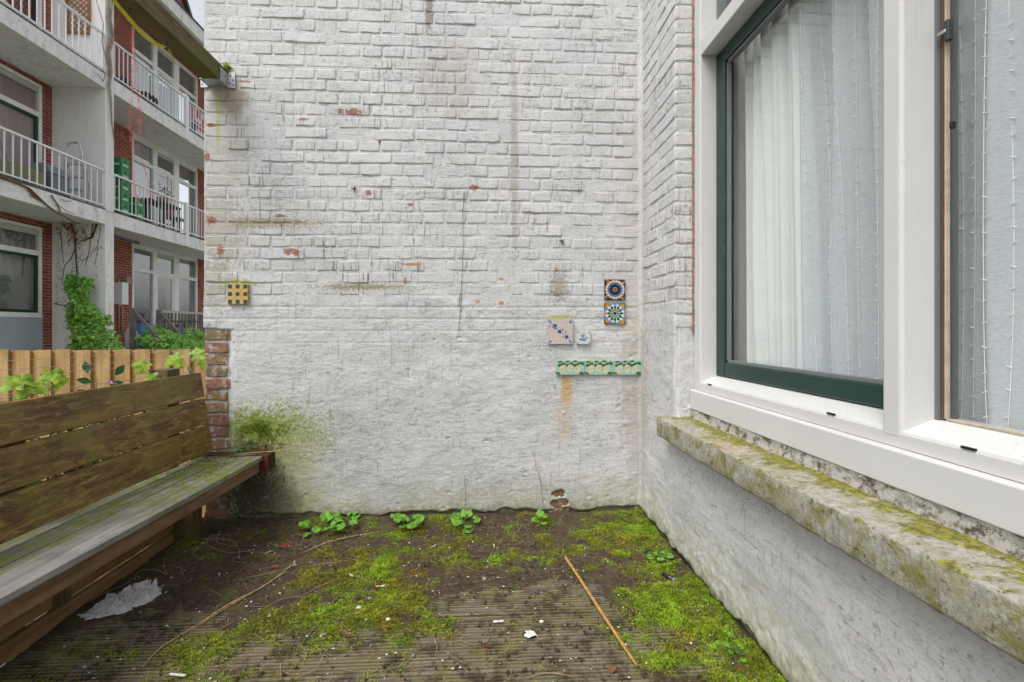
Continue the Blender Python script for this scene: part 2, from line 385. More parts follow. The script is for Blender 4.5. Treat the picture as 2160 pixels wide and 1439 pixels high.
def stonemat():
    m = NT('mossy_sill_stone', 0.85, 0.2)
    n1 = m.noise(12, 7, 0.78); n2 = m.noise(60, 7, 0.8); n3 = m.noise(20, 5, 0.7, st=(1, 0.6, 1))
    c = m.ramp(n2, [(0.3, (0.17, 0.16, 0.125)), (0.5, (0.35, 0.335, 0.285)), (0.72, (0.52, 0.505, 0.45))])
    c = m.mix(m.math('MULTIPLY', m.rng(n3, 0.42, 0.64), 0.65), c, (0.25, 0.24, 0.10))
    up = m.sep(m.n('NewGeometry').outputs['Normal'])[2]; X, Y, Z = m.sep()
    mo = m.math('MULTIPLY', m.rng(m.math('ADD', n1, m.math('MULTIPLY', m.rng(X, 0.80, 0.885), 0.14)), 0.515, 0.60), m.rng(up, 0.2, 0.7))
    c = m.mix(m.math('MULTIPLY', mo, 0.9), c, m.mix(m.rng(n2, 0.4, 0.6), (0.10, 0.10, 0.010), (0.27, 0.25, 0.03)))
    fr = m.math('MULTIPLY', m.rng(m.noise(13, 5, 0.75), 0.48, 0.63), m.rng(up, 0.6, 0.1))
    c = m.mix(m.math('MULTIPLY', fr, 0.8), c, (0.19, 0.18, 0.03))
    c = m.mix(m.math('MULTIPLY', m.rng(m.noise(48, 6, 0.8), 0.56, 0.63), 0.75), c, (0.07, 0.06, 0.035))
    c = m.mix(m.math('MULTIPLY', m.blob((0.80, 1.60, 0.6), (0.03, 0.09, 0.1), m.math('SUBTRACT', n2, 0.5), 0.9, 2.0), 0.35), c, (0.45, 0.30, 0.16))
    m.col(c); p = m.bump(m.noise(40, 6, 0.75), 0.8, 0.008); m.bump(m.noise(200, 5, 0.75), 0.5, 0.003, p); return m.mat
M['stone'] = stonemat()
def upvcmat():
    m = NT('white_frame', 0.38, 0.4)
    up = m.sep(m.n('NewGeometry').outputs['Normal'])[2]
    c = m.mix(m.math('MULTIPLY', m.rng(m.noise(6, 4, 0.6), 0.4, 0.75), 0.35), (0.585, 0.58, 0.57), (0.515, 0.507, 0.495))
    d = m.math('MULTIPLY', m.rng(m.noise(90, 5, 0.75), 0.58, 0.70), m.rng(up, 0.1, 0.6, 0.05, 0.5))
    c = m.mix(d, c, (0.17, 0.15, 0.11))
    c = m.mix(m.math('MULTIPLY', m.rng(m.noise(260, 2), 0.76, 0.80), 0.7), c, (0.08, 0.07, 0.06))
    dr = m.math('MULTIPLY', m.rng(m.noise(1, 4, 0.7, st=(40, 40, 3)), 0.52, 0.75), m.rng(m.noise(3, 3), 0.4, 0.65))
    c = m.mix(m.math('MULTIPLY', dr, 0.35), c, (0.36, 0.33, 0.27))
    c = m.mix(m.math('MULTIPLY', m.rng(m.noise(45, 6, 0.8), 0.60, 0.72), 0.45), c, (0.30, 0.27, 0.22))
    m.col(c); m.bump(m.noise(14, 2), 0.05, 0.004); return m.mat
M['upvc'] = upvcmat()
def greenmat():
    m = NT('dark_green_sash', 0.35, 0.45)
    c = m.mix(m.math('MULTIPLY', m.rng(m.noise(1, 5, 0.7, st=(60, 12, 12)), 0.5, 0.75), 0.35), (0.006, 0.032, 0.024), (0.05, 0.085, 0.07))
    c = m.mix(m.math('MULTIPLY', m.rng(m.noise(25, 5, 0.8), 0.70, 0.76), 0.6), c, (0.35, 0.36, 0.33))
    m.col(c); return m.mat
M['green'] = greenmat()
M['gasket'] = plain('grey_gasket', (0.16, 0.17, 0.175), 0.5)
M['black'] = plain('black_rubber', (0.012, 0.012, 0.013), 0.5)
M['tan'] = plain('tan_sash_edge', (0.42, 0.35, 0.27), 0.5, var=0.15)
M['brown_line'] = plain('brown_seal', (0.10, 0.055, 0.03), 0.6)
M['pur'] = plain('orange_filler', (0.27, 0.16, 0.10), 0.9, var=0.4, scale=60, bump=0.5)
M['steel'] = plain('galvanised_steel', (0.42, 0.43, 0.45), 0.45, 0.5, 0.6, var=0.15, scale=40)
M['dark_metal'] = plain('dark_metal', (0.05, 0.055, 0.055), 0.45, 0.5, 0.4)
def glassmat(name, tint=(0.93, 0.96, 0.95), rough=0.0, ior=1.52):
    m = NT(name); t = m.t; t.nodes.remove(m.b)
    tr = t.nodes.new('ShaderNodeBsdfTransparent'); tr.inputs[0].default_value = (*tint, 1)
    gl = t.nodes.new('ShaderNodeBsdfGlossy'); gl.inputs['Roughness'].default_value = rough
    lw = t.nodes.new('ShaderNodeLayerWeight'); lw.inputs['Blend'].default_value = 0.5
    f0 = ((ior - 1) / (ior + 1)) ** 2
    pw = t.nodes.new('ShaderNodeMath'); pw.operation = 'POWER'; t.links.new(lw.outputs['Facing'], pw.inputs[0]); pw.inputs[1].default_value = 4.5
    fr = t.nodes.new('ShaderNodeMath'); fr.operation = 'MULTIPLY_ADD'; t.links.new(pw.outputs[0], fr.inputs[0]); fr.inputs[1].default_value = 1 - f0; fr.inputs[2].default_value = f0
    mx = t.nodes.new('ShaderNodeMixShader')
    t.links.new(fr.outputs[0], mx.inputs[0]); t.links.new(tr.outputs[0], mx.inputs[1]); t.links.new(gl.outputs[0], mx.inputs[2]); t.links.new(mx.outputs[0], m.out.inputs[0])
    return m.mat
M['glass'] = glassmat('window_glass', (0.98, 0.99, 0.985), 0.0, 1.5)
M['glass_far'] = glassmat('far_window_glass', (0.98, 0.99, 0.99), 0.0, 2.6)
def clothmat(name, c, sheer=0.0, weave=0.3, trans=0.35):
    m = NT(name, 0.9, 0.1)
    f = m.noise(1, 4, 0.6, st=(30, 30, 500)); cc = m.mix(m.rng(f, 0.3, 0.7), tuple(x * (1 - weave * 0.3) for x in c), c); m.col(cc)
    tl = m.n('BsdfTranslucent'); m.put(tl.inputs['Color'], cc); mx = m.n('MixShader'); mx.inputs[0].default_value = trans
    L = m.t.links; L.new(m.b.outputs[0], mx.inputs[1]); L.new(tl.outputs[0], mx.inputs[2]); last = mx.outputs[0]
    if sheer:
        tp = m.n('BsdfTransparent'); m2 = m.n('MixShader')
        m.put(m2.inputs[0], m.rng(m.noise(1, 2, 0.5, st=(90, 90, 900)), 0.2, 0.8, sheer - 0.12, sheer + 0.12))
        L.new(last, m2.inputs[1]); L.new(tp.outputs[0], m2.inputs[2]); last = m2.outputs[0]
    L.new(last, m.out.inputs[0]); return m.mat
M['drape'] = clothmat('white_drape', (0.87, 0.90, 0.885), trans=0.12)
M['sheer'] = clothmat('sheer_net', (0.78, 0.82, 0.86), 0.27, trans=0.12)
M['thread'] = plain('white_thread', (0.95, 0.96, 0.97), 0.8)
M['room'] = plain('room_plaster', (0.75, 0.73, 0.66), 0.9)
M['room_dark'] = plain('room_grey', (0.55, 0.56, 0.60), 0.9)
# glazes
G = {k: plain('glaze_' + k, tuple(q_ * 0.85 for q_ in v), 0.2, 0.4, var=0.18, scale=120) for k, v in dict(
    cream=(0.58, 0.52, 0.47), white=(0.66, 0.66, 0.64), navy=(0.015, 0.02, 0.06), cobalt=(0.03, 0.07, 0.24), sky=(0.13, 0.28, 0.50), orange=(0.62, 0.25, 0.02),
    yellow=(0.60, 0.40, 0.12), green=(0.02, 0.11, 0.03), teal=(0.02, 0.06, 0.07), black=(0.01, 0.01, 0.012), aqua=(0.36, 0.55, 0.47), leaf=(0.06, 0.13, 0.02),
    apple=(0.60, 0.58, 0.38), brown=(0.14, 0.05, 0.02), pale=(0.30, 0.40, 0.60), maroon=(0.05, 0.012, 0.02)).items()}
M['tile_body'] = plain('tile_biscuit', (0.30, 0.22, 0.16), 0.9, var=0.2, scale=80)

# ================================================================ painted brick wall (back)
XL, XR = -1.417, 0.829
CH, HW = 0.0612, 0.1105            # course height, header pitch
bw = thing('brick_wall', 'white painted brick wall with a rendered lower half, facing the deck', 'wall', loc=(XL, WY, 0))
bw_loc = Vector((XL, WY, 0))
box('core', M['plaster'], bw, 0.0, 2.30, 0.034, 0.23, -1.0, 2.98)
def brick_mesh(w_, h_, seed, mat, rough=1.0):
    r = np.random.default_rng(seed); nx = max(7, int(round(w_ / 0.02)) + 2); nz = 6
    e = 0.0028
    e2 = e + 0.0035
    xs = np.concatenate([[-w_ / 2, -w_ / 2 + e], np.linspace(-w_ / 2 + e2, w_ / 2 - e2, nx - 3), [w_ / 2 - e, w_ / 2]])
    zs = np.concatenate([[-h_ / 2, -h_ / 2 + e], np.linspace(-h_ / 2 + e2, h_ / 2 - e2, nz - 3), [h_ / 2 - e, h_ / 2]])
    Xg, Zg = np.meshgrid(xs, zs); ed = (np.abs(Xg) > w_ / 2 - 1e-6) | (np.abs(Zg) > h_ / 2 - 1e-6)
    co = (np.abs(Xg) > w_ / 2 - 1e-6) & (np.abs(Zg) > h_ / 2 - 1e-6)
    ox, oz = r.random(2) * 100
    hgt = fbm(Xg * 28 + ox, Zg * 40 + oz, 3, seed % 50) * 0.0038 * rough + (Xg * r.normal(0, 0.010) + Zg * r.normal(0, 0.03))
    Yg = np.where(ed, 0.0050, -hgt)
    Xn = Xg + (vnoise(Zg * 60 + ox, Xg * 25 + oz, 3) - 0.5) * 0.005 * rough; Zn = Zg + (vnoise(Xg * 45 + ox, Zg * 30 + oz, 5) - 0.5) * 0.006 * rough
    inn = (np.abs(Xg) > w_ / 2 - e * 1.5) & (np.abs(Zg) > h_ / 2 - e * 1.5) & ~ed
    Yg = np.where(inn, Yg + 0.0015, Yg); Xn = np.where(co, Xn * 0.97, Xn); Zn = np.where(co, Zn * 0.93, Zn)
    v = np.stack([Xn.ravel(), Yg.ravel(), Zn.ravel()], 1)
    return np_mesh('brick', v, grid_faces(nx + 1, nz + 1), mat)
STR = [brick_mesh(0.211, 0.0525, 100 + i, M['paint']) for i in range(14)]
HED = [brick_mesh(0.1005, 0.0525, 200 + i, M['paint']) for i in range(14)]
rows = []
for k in range(-5, 25):
    zb = 2.640 - CH * k; rows.append((zb + CH / 2, k % 2 == 0))
br = []
for z, header in rows:
    jig = random.uniform(-.012, .012)
    if header:
        x = XL + 0.004 + jig * .3
        while x + HW * 0.55 < XR:
            w_ = HW if x + HW <= XR + 0.002 else XR - x
            br.append((x + w_ / 2, z, w_, 'h')); x += HW + random.uniform(-.002, .002)
    else:
        x = XL + 0.004
        br.append((x + 0.083, z, 0.166, 's')); x += 0.166
        if random.random() < 0.4: br.append((x + HW / 2, z, HW, 'h')); x += HW
        while x + 0.06 < XR:
            L = 0.2205 if random.random() < 0.9 else HW
            w_ = min(L, XR - x); br.append((x + w_ / 2, z, w_, 's' if w_ > 0.15 else 'h')); x += L + random.uniform(-.003, .003)
brickspec = [b for b in br if b[1] > 1.06]
brickspec.sort(key=lambda b: (b[3] != 's', b[1]))
def brick_place(b, parent, off):
    x, z, w_, t = b; me = random.choice(STR if t == 's' else HED); base = 0.2205 if t == 's' else HW
    o = obj('brick', me, parent); o.scale = (min(1.03, w_ / base), 1, random.uniform(0.97, 1.03))
    o.location = Vector((x, WY - 0.0002 + random.gauss(0, 0.0014), z + random.gauss(0, 0.001) - 0.006 * math.sin(x * 2.1 + z * 3) * .5)) - off
    o.rotation_euler = (random.gauss(0, .010), random.gauss(0, .006), random.gauss(0, .007)); return o
for b in brickspec[:300]: brick_place(b, bw, bw_loc)
# the rest of the courses, joined
vv, ff, n0 = [], [], 0
for b in brickspec[300:]:
    x, z, w_, t = b; me = random.choice(STR if t == 's' else HED); base = 0.2205 if t == 's' else HW
    co = np.zeros(len(me.vertices) * 3); me.vertices.foreach_get('co', co); co = co.reshape(-1, 3)
    fi = np.zeros(len(me.loops), int); me.loops.foreach_get('vertex_index', fi)
    a = random.gauss(0, .006); ca, sa = math.cos(a), math.sin(a)
    p = np.stack([(co[:, 0] * w_ / base) * ca + co[:, 2] * sa + x - XL, co[:, 1] + random.gauss(-0.0005, .0011), co[:, 2] * ca - co[:, 0] * sa + z + random.gauss(0, .001)], 1)
    vv.append(p); ff.append(fi.reshape(-1, 4) + n0); n0 += len(p)
tag(obj('brick_course', np_mesh('brick_course', np.concatenate(vv), np.concatenate(ff), M['paint']), bw), kind='stuff')

# render coat / painted mortar: one relief sheet behind the bricks and over the lower half
def coat_height(x, z):
    lump = fbm(x * 5, z * 6, 4, 1) * 0.012 + fbm(x * 17, z * 24, 4, 2) * 0.0042 + fbm(x * 40, z * 110, 3, 12) * 0.0022
    edge = z + fbm(x * 3.5, z * 3.5, 3, 3) * 0.18 + fbm(x * 18, z * 18, 3, 4) * 0.05
    pl = sstep(1.215, 1.125, edge)
    # faint courses still showing through just below the edge
    row = np.floor((z - 2.640) / CH); u = ((z - 2.640) / CH) % 1; hx = (x + 0.055 * (row % 2)) / HW % 1
    joint = np.maximum(sstep(0.12, 0.0, np.minimum(u, 1 - u)), 0.7 * sstep(0.06, 0.0, np.minimum(hx, 1 - hx)))
    ghost = joint * 0.0046 * sstep(0.78, 1.12, z) * (0.4 + vnoise(x * 6, z * 6, 9))
    h = (-0.0024 + fbm(x * 9, z * 9, 4, 6) * 0.0075 + 0.0022 * sstep(1.42, 1.16, z + fbm(x * 5, z * 5, 3, 16) * .3)) * (1 - pl) + (0.0035 + lump - ghost) * pl
    # raw quoin at the bench end
    q = sstep(-1.262, -1.276, x + fbm(z * 14, x * 9, 3, 7) * 0.030) * sstep(1.000, 0.992, z + fbm(x * 20, z, 2, 8) * 0.012)
    h = h * (1 - q) - 0.014 * q
    rim = sstep(-1.262, -1.276, x + fbm(z * 14, x * 9, 3, 7) * 0.030) * sstep(-1.300, -1.280, x) * sstep(1.0, .98, z)
    h = h + rim * 0.012
    # ragged foot
    ft = sstep(0.052, 0.036, z + fbm(x * 9, z * 9, 3, 10) * 0.055)
    h = h * (1 - ft) - 0.024 * ft
    # flaked patches
    for (cx, cz, rx, rz) in ((0.392, 0.130, 0.040, 0.018), (0.392, 0.080, 0.055, 0.022), (0.385, 0.040, 0.035, 0.016), (0.345, 0.026, 0.024, 0.016)):
        d = ((x - cx) / rx) ** 2 + ((z - cz) / rz) ** 2 + fbm(x * 32, z * 40, 4, 11) * 3.2
        f = sstep(1.15, 0.85, d); h = h * (1 - f) - 0.016 * f
    # pits
    pit = sstep(0.33, 0.40, fbm(x * 30, z * 30, 2, 15)) * pl; h = h - pit * 0.004
    return h
xs = np.arange(XL, XR + 0.012, 0.0055); zs = np.concatenate([np.arange(-0.03, 1.32, 0.0055), np.arange(1.34, 2.99, 0.02)])
Xg, Zg = np.meshgrid(xs, zs); Hg = coat_height(Xg, Zg)
v = np.stack([(Xg - XL).ravel(), -Hg.ravel(), Zg.ravel()], 1)
obj('render_coat', np_mesh('render_coat', v, grid_faces(len(xs), len(zs)), M['plaster']), bw)
# bare bricks of the quoin, and the ones showing through the flaked patch
RAW = [brick_mesh(0.112, 0.0515, 300 + i, M['raw_brick'], 1.8) for i in range(6)]
for i in range(17):
    zc = 0.995 - CH * (i + 0.5)
    if zc < 0.015: break
    o = obj('brick', RAW[i % 6], bw, Vector((XL + 0.060 + random.uniform(-.004, .004), WY + 0.003 + random.uniform(-.002, .004), zc)) - bw_loc, (random.gauss(0, .03), random.gauss(0, .02), random.gauss(0, .04)))
    o.scale = (random.uniform(0.94, 1.04), 1, random.uniform(0.97, 1.05))
    if i in (0, 3, 4, 9, 14):
        o = obj('brick', RAW[(i + 3) % 6], bw, Vector((XL + 0.146, WY + 0.006, zc)) - bw_loc, (0, 0, random.gauss(0, .05))); o.scale = (0.50, 1, 0.95)
for zc in (0.138, 0.082, 0.030):
    o = obj('brick', RAW[int(zc * 100) % 6], bw, Vector((0.392, WY + 0.008, zc)) - bw_loc)
tag(bw.children[-1], 'bare red brick showing through flaked render')

# ================================================================ house wall (right) with the window reveal
hw = thing('house_wall', 'white painted house wall with the window and its stone sill', 'wall', loc=(XR, WY, 0))
hl = Vector((XR, WY, 0))
YJ = 2.121                           # reveal corner
W0, W1 = -0.35, YJ                   # window opening along Y
SZ = 0.60                            # sill top
b = MB(); b.box(0.034, 0.30, YJ + 0.02 - WY, 0, -1, 2.98); b.build('core', M['plaster'], hw)
b = MB(); b.box(0.034, 0.30, -1.6 - WY, YJ + 0.018 - WY, -1, SZ - 0.09); b.build('core', M['plaster'], hw)
b = MB(); b.box(0.0, 0.30, -1.6 - WY, W0 - WY, SZ - 0.088, 2.98); b.build('core', M['plaster'], hw)
def side_height(y, z):
    lump = fbm(y * 5, z * 6, 4, 21) * 0.012 + fbm(y * 14, z * 30, 4, 22) * 0.0045
    edge = z + fbm(y * 4, z * 4, 3, 23) * 0.10
    pl = sstep(1.10, 1.02, edge)
    h = (-0.0028 + fbm(y * 9, z * 9, 3, 27) * 0.004) * (1 - pl) + (0.003 + lump) * pl
    # soft inside corner
    h = h + 0.020 * sstep(WY - 0.022, WY + 0.004, y) ** 2
    ft = sstep(0.055, 0.035, z + fbm(y * 11, z * 11, 3, 24) * 0.06); h = h * (1 - ft) - 0.020 * ft
    # foot bulges out roughly
    h = h + sstep(0.22, 0.05, z + fbm(y * 8, z * 8, 3, 25) * .1) * (0.010 + fbm(y * 40, z * 40, 3, 26) * 0.012) * (1 - ft)
    return h
# lower part, full length
ys = np.concatenate([np.arange(-1.6, 0.5, 0.05), np.arange(0.5, WY + 0.004, 0.0055)]); zs = np.arange(-0.03, SZ - 0.02, 0.0055)
Yg, Zg = np.meshgrid(ys, zs); Hg = side_height(Yg, Zg)
obj('render_coat', np_mesh('render_coat', np.stack([-Hg.ravel(), (Yg - WY).ravel(), Zg.ravel()], 1), grid_faces(len(ys), len(zs))[:, ::-1], M['plaster']), hw)
ys = np.arange(YJ + 0.004, WY + 0.004, 0.0055); zs = np.concatenate([np.arange(SZ - 0.026, 1.30, 0.0055), np.arange(1.31, 2.99, 0.02)])
Yg, Zg = np.meshgrid(ys, zs); Hg = side_height(Yg, Zg)
# the arris at the reveal
Hg = Hg - 0.010 * sstep(YJ + 0.016, YJ + 0.003, Yg)
obj('render_coat', np_mesh('render_coat', np.stack([-Hg.ravel(), (Yg - WY).ravel(), Zg.ravel()], 1), grid_faces(len(ys), len(zs))[:, ::-1], M['plaster']), hw)
# reveal face (towards the camera)
xs = np.arange(XR + 0.004, XR + 0.088, 0.0055); zs = np.concatenate([np.arange(SZ - 0.03, 1.20, 0.0055), np.arange(1.21, 2.99, 0.02)])
Xg, Zg = np.meshgrid(xs, zs); pl = sstep(0.98, 0.90, Zg + fbm(Xg * 9, Zg * 9, 2, 31) * .1)
Hg = -0.004 * (1 - pl) + (0.002 + fbm(Xg * 12, Zg * 16, 4, 30) * 0.014) * pl - 0.010 * sstep(XR + 0.016, XR + 0.003, Xg) + 0.02 * sstep(0.66, 0.60, Zg + fbm(Xg * 30, Zg * 30, 2, 33) * .08)
obj('reveal_coat', np_mesh('reveal_coat', np.stack([(Xg - XR).ravel(), (YJ - Hg - WY).ravel(), Zg.ravel()], 1), grid_faces(len(xs), len(zs)), M['plaster']), hw)
REV = [brick_mesh(0.082, 0.055, 400 + i, M['paint'], 1.3) for i in range(6)]
k = 0
z = 1.00
while z < 2.95:
    zc = z + CH / 2
    obj('brick', REV[k % 6], hw, Vector((XR + 0.043, YJ + 0.001 + random.gauss(0, .001), zc)) - hl, (random.gauss(0, .01), random.gauss(0, .02), random.gauss(0, .01)))
    # side courses
    y = YJ + 0.006
    segs = [0.2205, 0.2205] if k % 2 else [HW, 0.2205, HW]
    for L in segs:
        L2 = min(L, WY - 0.004 - y)
        if L2 > 0.05:
            st = L > 0.15; o = obj('brick', random.choice(STR if st else HED), hw)
            o.location = Vector((XR + 0.0005 + random.gauss(0, .001), y + L2 / 2, zc + random.gauss(0, .001))) - hl
            o.rotation_euler = (random.gauss(0, .008), random.gauss(0, .006), R(-90) + random.gauss(0, .008)); o.scale = (L2 / (0.2205 if st else HW), 1, 1)
        y += L
    z += CH; k += 1
# orange filler joint between brick reveal and window frame
b = MB(); pts = []
zz = 0.66
while zz < 2.9:
    b.box(XR + 0.072, XR + 0.082 + random.uniform(-.001, .004), YJ - 0.010 - random.uniform(0, .006), YJ + 0.02, zz, zz + 0.02); zz += 0.02
b = MB().grid(lambda u, t: (XR + 0.073 + 0.009 * u, YJ - 0.001 - 0.010 * math.sin(u * math.pi) * (0.7 + 0.6 * float(vnoise(t * 90, 3, 2))), 0.98 + t * 1.95), 4, 200)
for q in range(len(b.v)): b.v[q] = (b.v[q][0] - XR, b.v[q][1] - WY, b.v[q][2])
b.build('filler_joint', M['pur'], hw, smooth=True)

# ---------------------------------------------------------------- stone sill
YS0, YS1 = -0.42, 2.165
sx0, sx1 = 0.760, 0.925
ny = int((YS1 - YS0) / 0.008)
prof = [(sx1, 0.520), (0.80, 0.522), (sx0 + 0.006, 0.524), (sx0 + 0.0015, 0.527), (sx0, 0.533), (sx0 - 0.001, 0.556), (sx0, 0.580), (sx0 + 0.0003, 0.6030), (sx0 + 0.003, 0.6090), (sx0 + 0.008, 0.6100), (sx0 + 0.020, 0.6107)] + [(sx0 + 0.020 + (sx1 - sx0 - 0.02) * t, 0.6107 + 0.010 * t) for t in np.linspace(0.1, 1, 12)]
P = np.array(prof); npf = len(P)
yy = np.linspace(YS0, YS1, ny); V = np.zeros((ny, npf, 3))
for i in range(npf):
    d = fbm(yy * 12, np.full(ny, P[i, 0] * 60 + P[i, 1] * 60), 4, 40) * 0.006 + fbm(yy * 50, np.full(ny, P[i, 0] * 150 + P[i, 1] * 150), 3, 41) * 0.005
    nxn, nzn = (-1, 0) if i in range(3, 8) else ((0, 1) if i > 7 else (0, -1))
    V[:, i, 0] = P[i, 0] + d * nxn + (fbm(yy * 4, yy * 0, 3, 42) * 0.007 if i in range(2, 10) else 0)
    V[:, i, 1] = yy; V[:, i, 2] = P[i, 1] + d * nzn + (fbm(yy * 7, yy * 0 + 3, 3, 43) * 0.012 if i < 5 else 0)
endc = V[-1].copy(); endc2 = endc.copy(); endc2[:, 1] += 0.001
f = grid_faces(npf, ny)
verts = V.reshape(-1, 3)
me = np_mesh('stone_sill', verts, f[:, ::-1], M['stone'])
sill = thing('window_sill', 'mossy weathered stone sill below the white window', 'sill', loc=(sx0, YS1, 0.52))
def shift(me, off):
    me.transform(Matrix.Translation(-Vector(off))); return me
obj('slab', shift(me, (sx0, YS1, 0.52)), sill)
n = len(prof)
capb = MB().add([tuple(p) for p in V[-1]] + [(0.84, YS1 + 0.003, 0.565)], [(i, (i + 1) % n, n) for i in range(n)])
obj('end_face', shift(capb.mesh('end_face', M['stone'], True), (sx0, YS1, 0.52)), sill)
# dirty mortar fillet between sill and frame
def fil(u, t):
    y = YS0 + 0.02 + t * (YJ - YS0 - 0.02); nn = float(fbm(y * 25, u * 4, 3, 44))
    return (0.893 + 0.004 * (1 - u) - 0.012 * (1 - u) ** 2 + nn * 0.014, y, 0.612 + u * 0.042 + nn * 0.004)
fb = MB().grid(fil, 6, 380)
def filmat():
    m = NT('dirty_fillet', 0.9, 0.15)
    c = m.mix(m.rng(m.noise(34, 7, 0.8), 0.48, 0.62), (0.56, 0.54, 0.49), (0.12, 0.095, 0.06))
    c = m.mix(m.math('MULTIPLY', m.rng(m.noise(18, 4), 0.52, 0.66), 0.7), c, (0.13, 0.12, 0.02)); m.col(c); m.bump(m.noise(110, 5, .8), 1, .01); return m.mat
obj('mortar_fillet', shift(fb.mesh('mortar_fillet', filmat(), True, False), (sx0, YS1, 0.52)), sill)

# ================================================================ window
XF = 0.909; XS = 0.979; XG = 1.005
win = thing('window', 'large white framed window with a dark green sash and net curtains', 'window', loc=(XF, YJ, 0.65))
wl = Vector((XF, YJ, 0.65))
def wp(name, mat, *bx, bev=0.003, parent=None, seg=2):
    q = MB().box(bx[0] - wl.x, bx[1] - wl.x, bx[2] - wl.y, bx[3] - wl.y, bx[4] - wl.z, bx[5] - wl.z); return q.build(name, mat, parent or win, bev, seg=seg)
MU0, MU1 = 1.039, 1.094
wp('frame_jamb', M['upvc'], XF, XG + 0.04, 2.054, YJ - 0.002, 0.742, 2.86, bev=0.006)
wp('frame_mullion', M['upvc'], XF, XG + 0.04, MU0, MU1, 0.755, 2.86, bev=0.010, seg=3)
wp('frame_jamb', M['upvc'], XF, XG + 0.04, W0 + 0.002, W0 + 0.07, 0.742, 2.86, bev=0.006)
TZ0, TZ1 = 2.150, 2.212
wp('frame_transom', M['upvc'], XF + 0.0015, XG + 0.04, MU1 - 0.001, 2.0545, TZ0, TZ1, bev=0.005)
wp('frame_transom', M['upvc'], XF + 0.0015, XG + 0.04, W0 + 0.069, MU0 + 0.001, TZ0, TZ1, bev=0.005)
wp('frame_head', M['upvc'], XF + 0.002, XG + 0.04, W0 + 0.06, 2.06, 2.80, 2.87, bev=0.005)
def rail(y0, y1):   # bottom rail with sloping weathered top
    pts = [(XF + 0.0012, 0.738), (XF + 0.0012, 0.768), (XF + 0.004, 0.7745), (XF + 0.012, 0.7775), (XS + 0.004, 0.800), (XG + 0.04, 0.802), (XG + 0.04, 0.738)]
    q = MB().prism([(p[0] - wl.x, p[1] - wl.z) for p in pts], 'y', y0 - wl.y, y1 - wl.y); return q.build('frame_bottom_rail', M['upvc'], win)
rail(W0 + 0.03, MU1 - 0.004); rail(MU1 - 0.0035, 2.112)
# drain slots
for y in (2.046, 1.56, 0.83 + .0, 0.30):
    pass
for px, py in ((1496, 811), (1752, 873), (2042, 946)):
    y, z = aX(px, py, XF)
    q = MB().box(XF - 0.0012 - wl.x, XF + 0.004 - wl.x, y - 0.014 - wl.y, y + 0.014 - wl.y, z - 0.0022 - wl.z, z + 0.0022 - wl.z); q.build('drain_slot', M['black'], win)
wp('sill_profile', M['upvc'], 0.8895, XF + 0.03, W0 + 0.01, YJ - 0.004, 0.652, 0.7365, bev=0.006)
wp('joint_shadow', M['brown_line'], XF + 0.002, XF + 0.03, W0 + 0.012, YJ - 0.006, 0.7366, 0.7379, bev=0)
# green sash in the left opening
GY0, GY1, GZ0, GZ1 = MU1, 2.0535, 0.803, TZ0 - 0.001
sw = 0.074
sash = thing('sash', '', '')
for kk in list(sash.keys()): del sash[kk]
sash.parent = win
for nm, bx in (('stile', (GY1 - sw, GY1, GZ0, GZ1)), ('stile', (GY0, GY0 + sw, GZ0, GZ1)), ('rail', (GY0 + sw - .001, GY1 - sw + .001, GZ0 + 0.0005, GZ0 + 0.058)), ('rail', (GY0 + sw - .001, GY1 - sw + .001, GZ1 - 0.058, GZ1 - 0.0005))):
    wp(nm, M['green'], XS - 0.003 if nm == 'stile' else XS - 0.0025, XG + 0.006, *bx, bev=0.006, parent=sash)
gy0, gy1, gz0, gz1 = GY0 + sw, GY1 - sw, GZ0 + 0.058, GZ1 - 0.058
for nm, bx in (('gasket', (gy1 - 0.010, gy1 + .001, gz0, gz1)), ('gasket', (gy0 - .001, gy0 + 0.010, gz0, gz1)), ('gasket', (gy0, gy1, gz0 - .001, gz0 + 0.010)), ('gasket', (gy0, gy1, gz1 - 0.010, gz1 + .001))):
    wp(nm, M['gasket'], XS + 0.008, XG + 0.003, *bx, bev=0.001, parent=sash)
wp('pane', M['glass'], XG, XG + 0.004, gy0 + .004, gy1 - .004, gz0 + .004, gz1 - .004, bev=0, parent=sash)
for nm, bx in (('gasket', (gy1 - 0.005, gy1 + .001, gz0, gz1)),):
    wp('spacer', M['black'], XG - 0.003, XG + 0.004, gy1 - 0.0135, gy1 - 0.0105, gz0 + .01, gz1 - .01, bev=0, parent=sash)
# toplights
for y0, y1 in ((MU1, 2.054), (W0 + 0.07, MU0)):
    tl = wp('toplight_bead', M['gasket'], XS, XG + 0.03, y1 - 0.02, y1, TZ1, 2.80, bev=0.001)
    wp('toplight_bead', M['gasket'], XS, XG + 0.03, y0, y0 + 0.02, TZ1, 2.80, bev=0.001)
    wp('toplight_bead', M['gasket'], XS, XG + 0.03, y0 + .02, y1 - 0.02, TZ1, TZ1 + 0.02, bev=0.001)
    wp('pane', M['glass'], XG, XG + 0.004, y0 + .018, y1 - .018, TZ1 + .018, 2.80, bev=0)
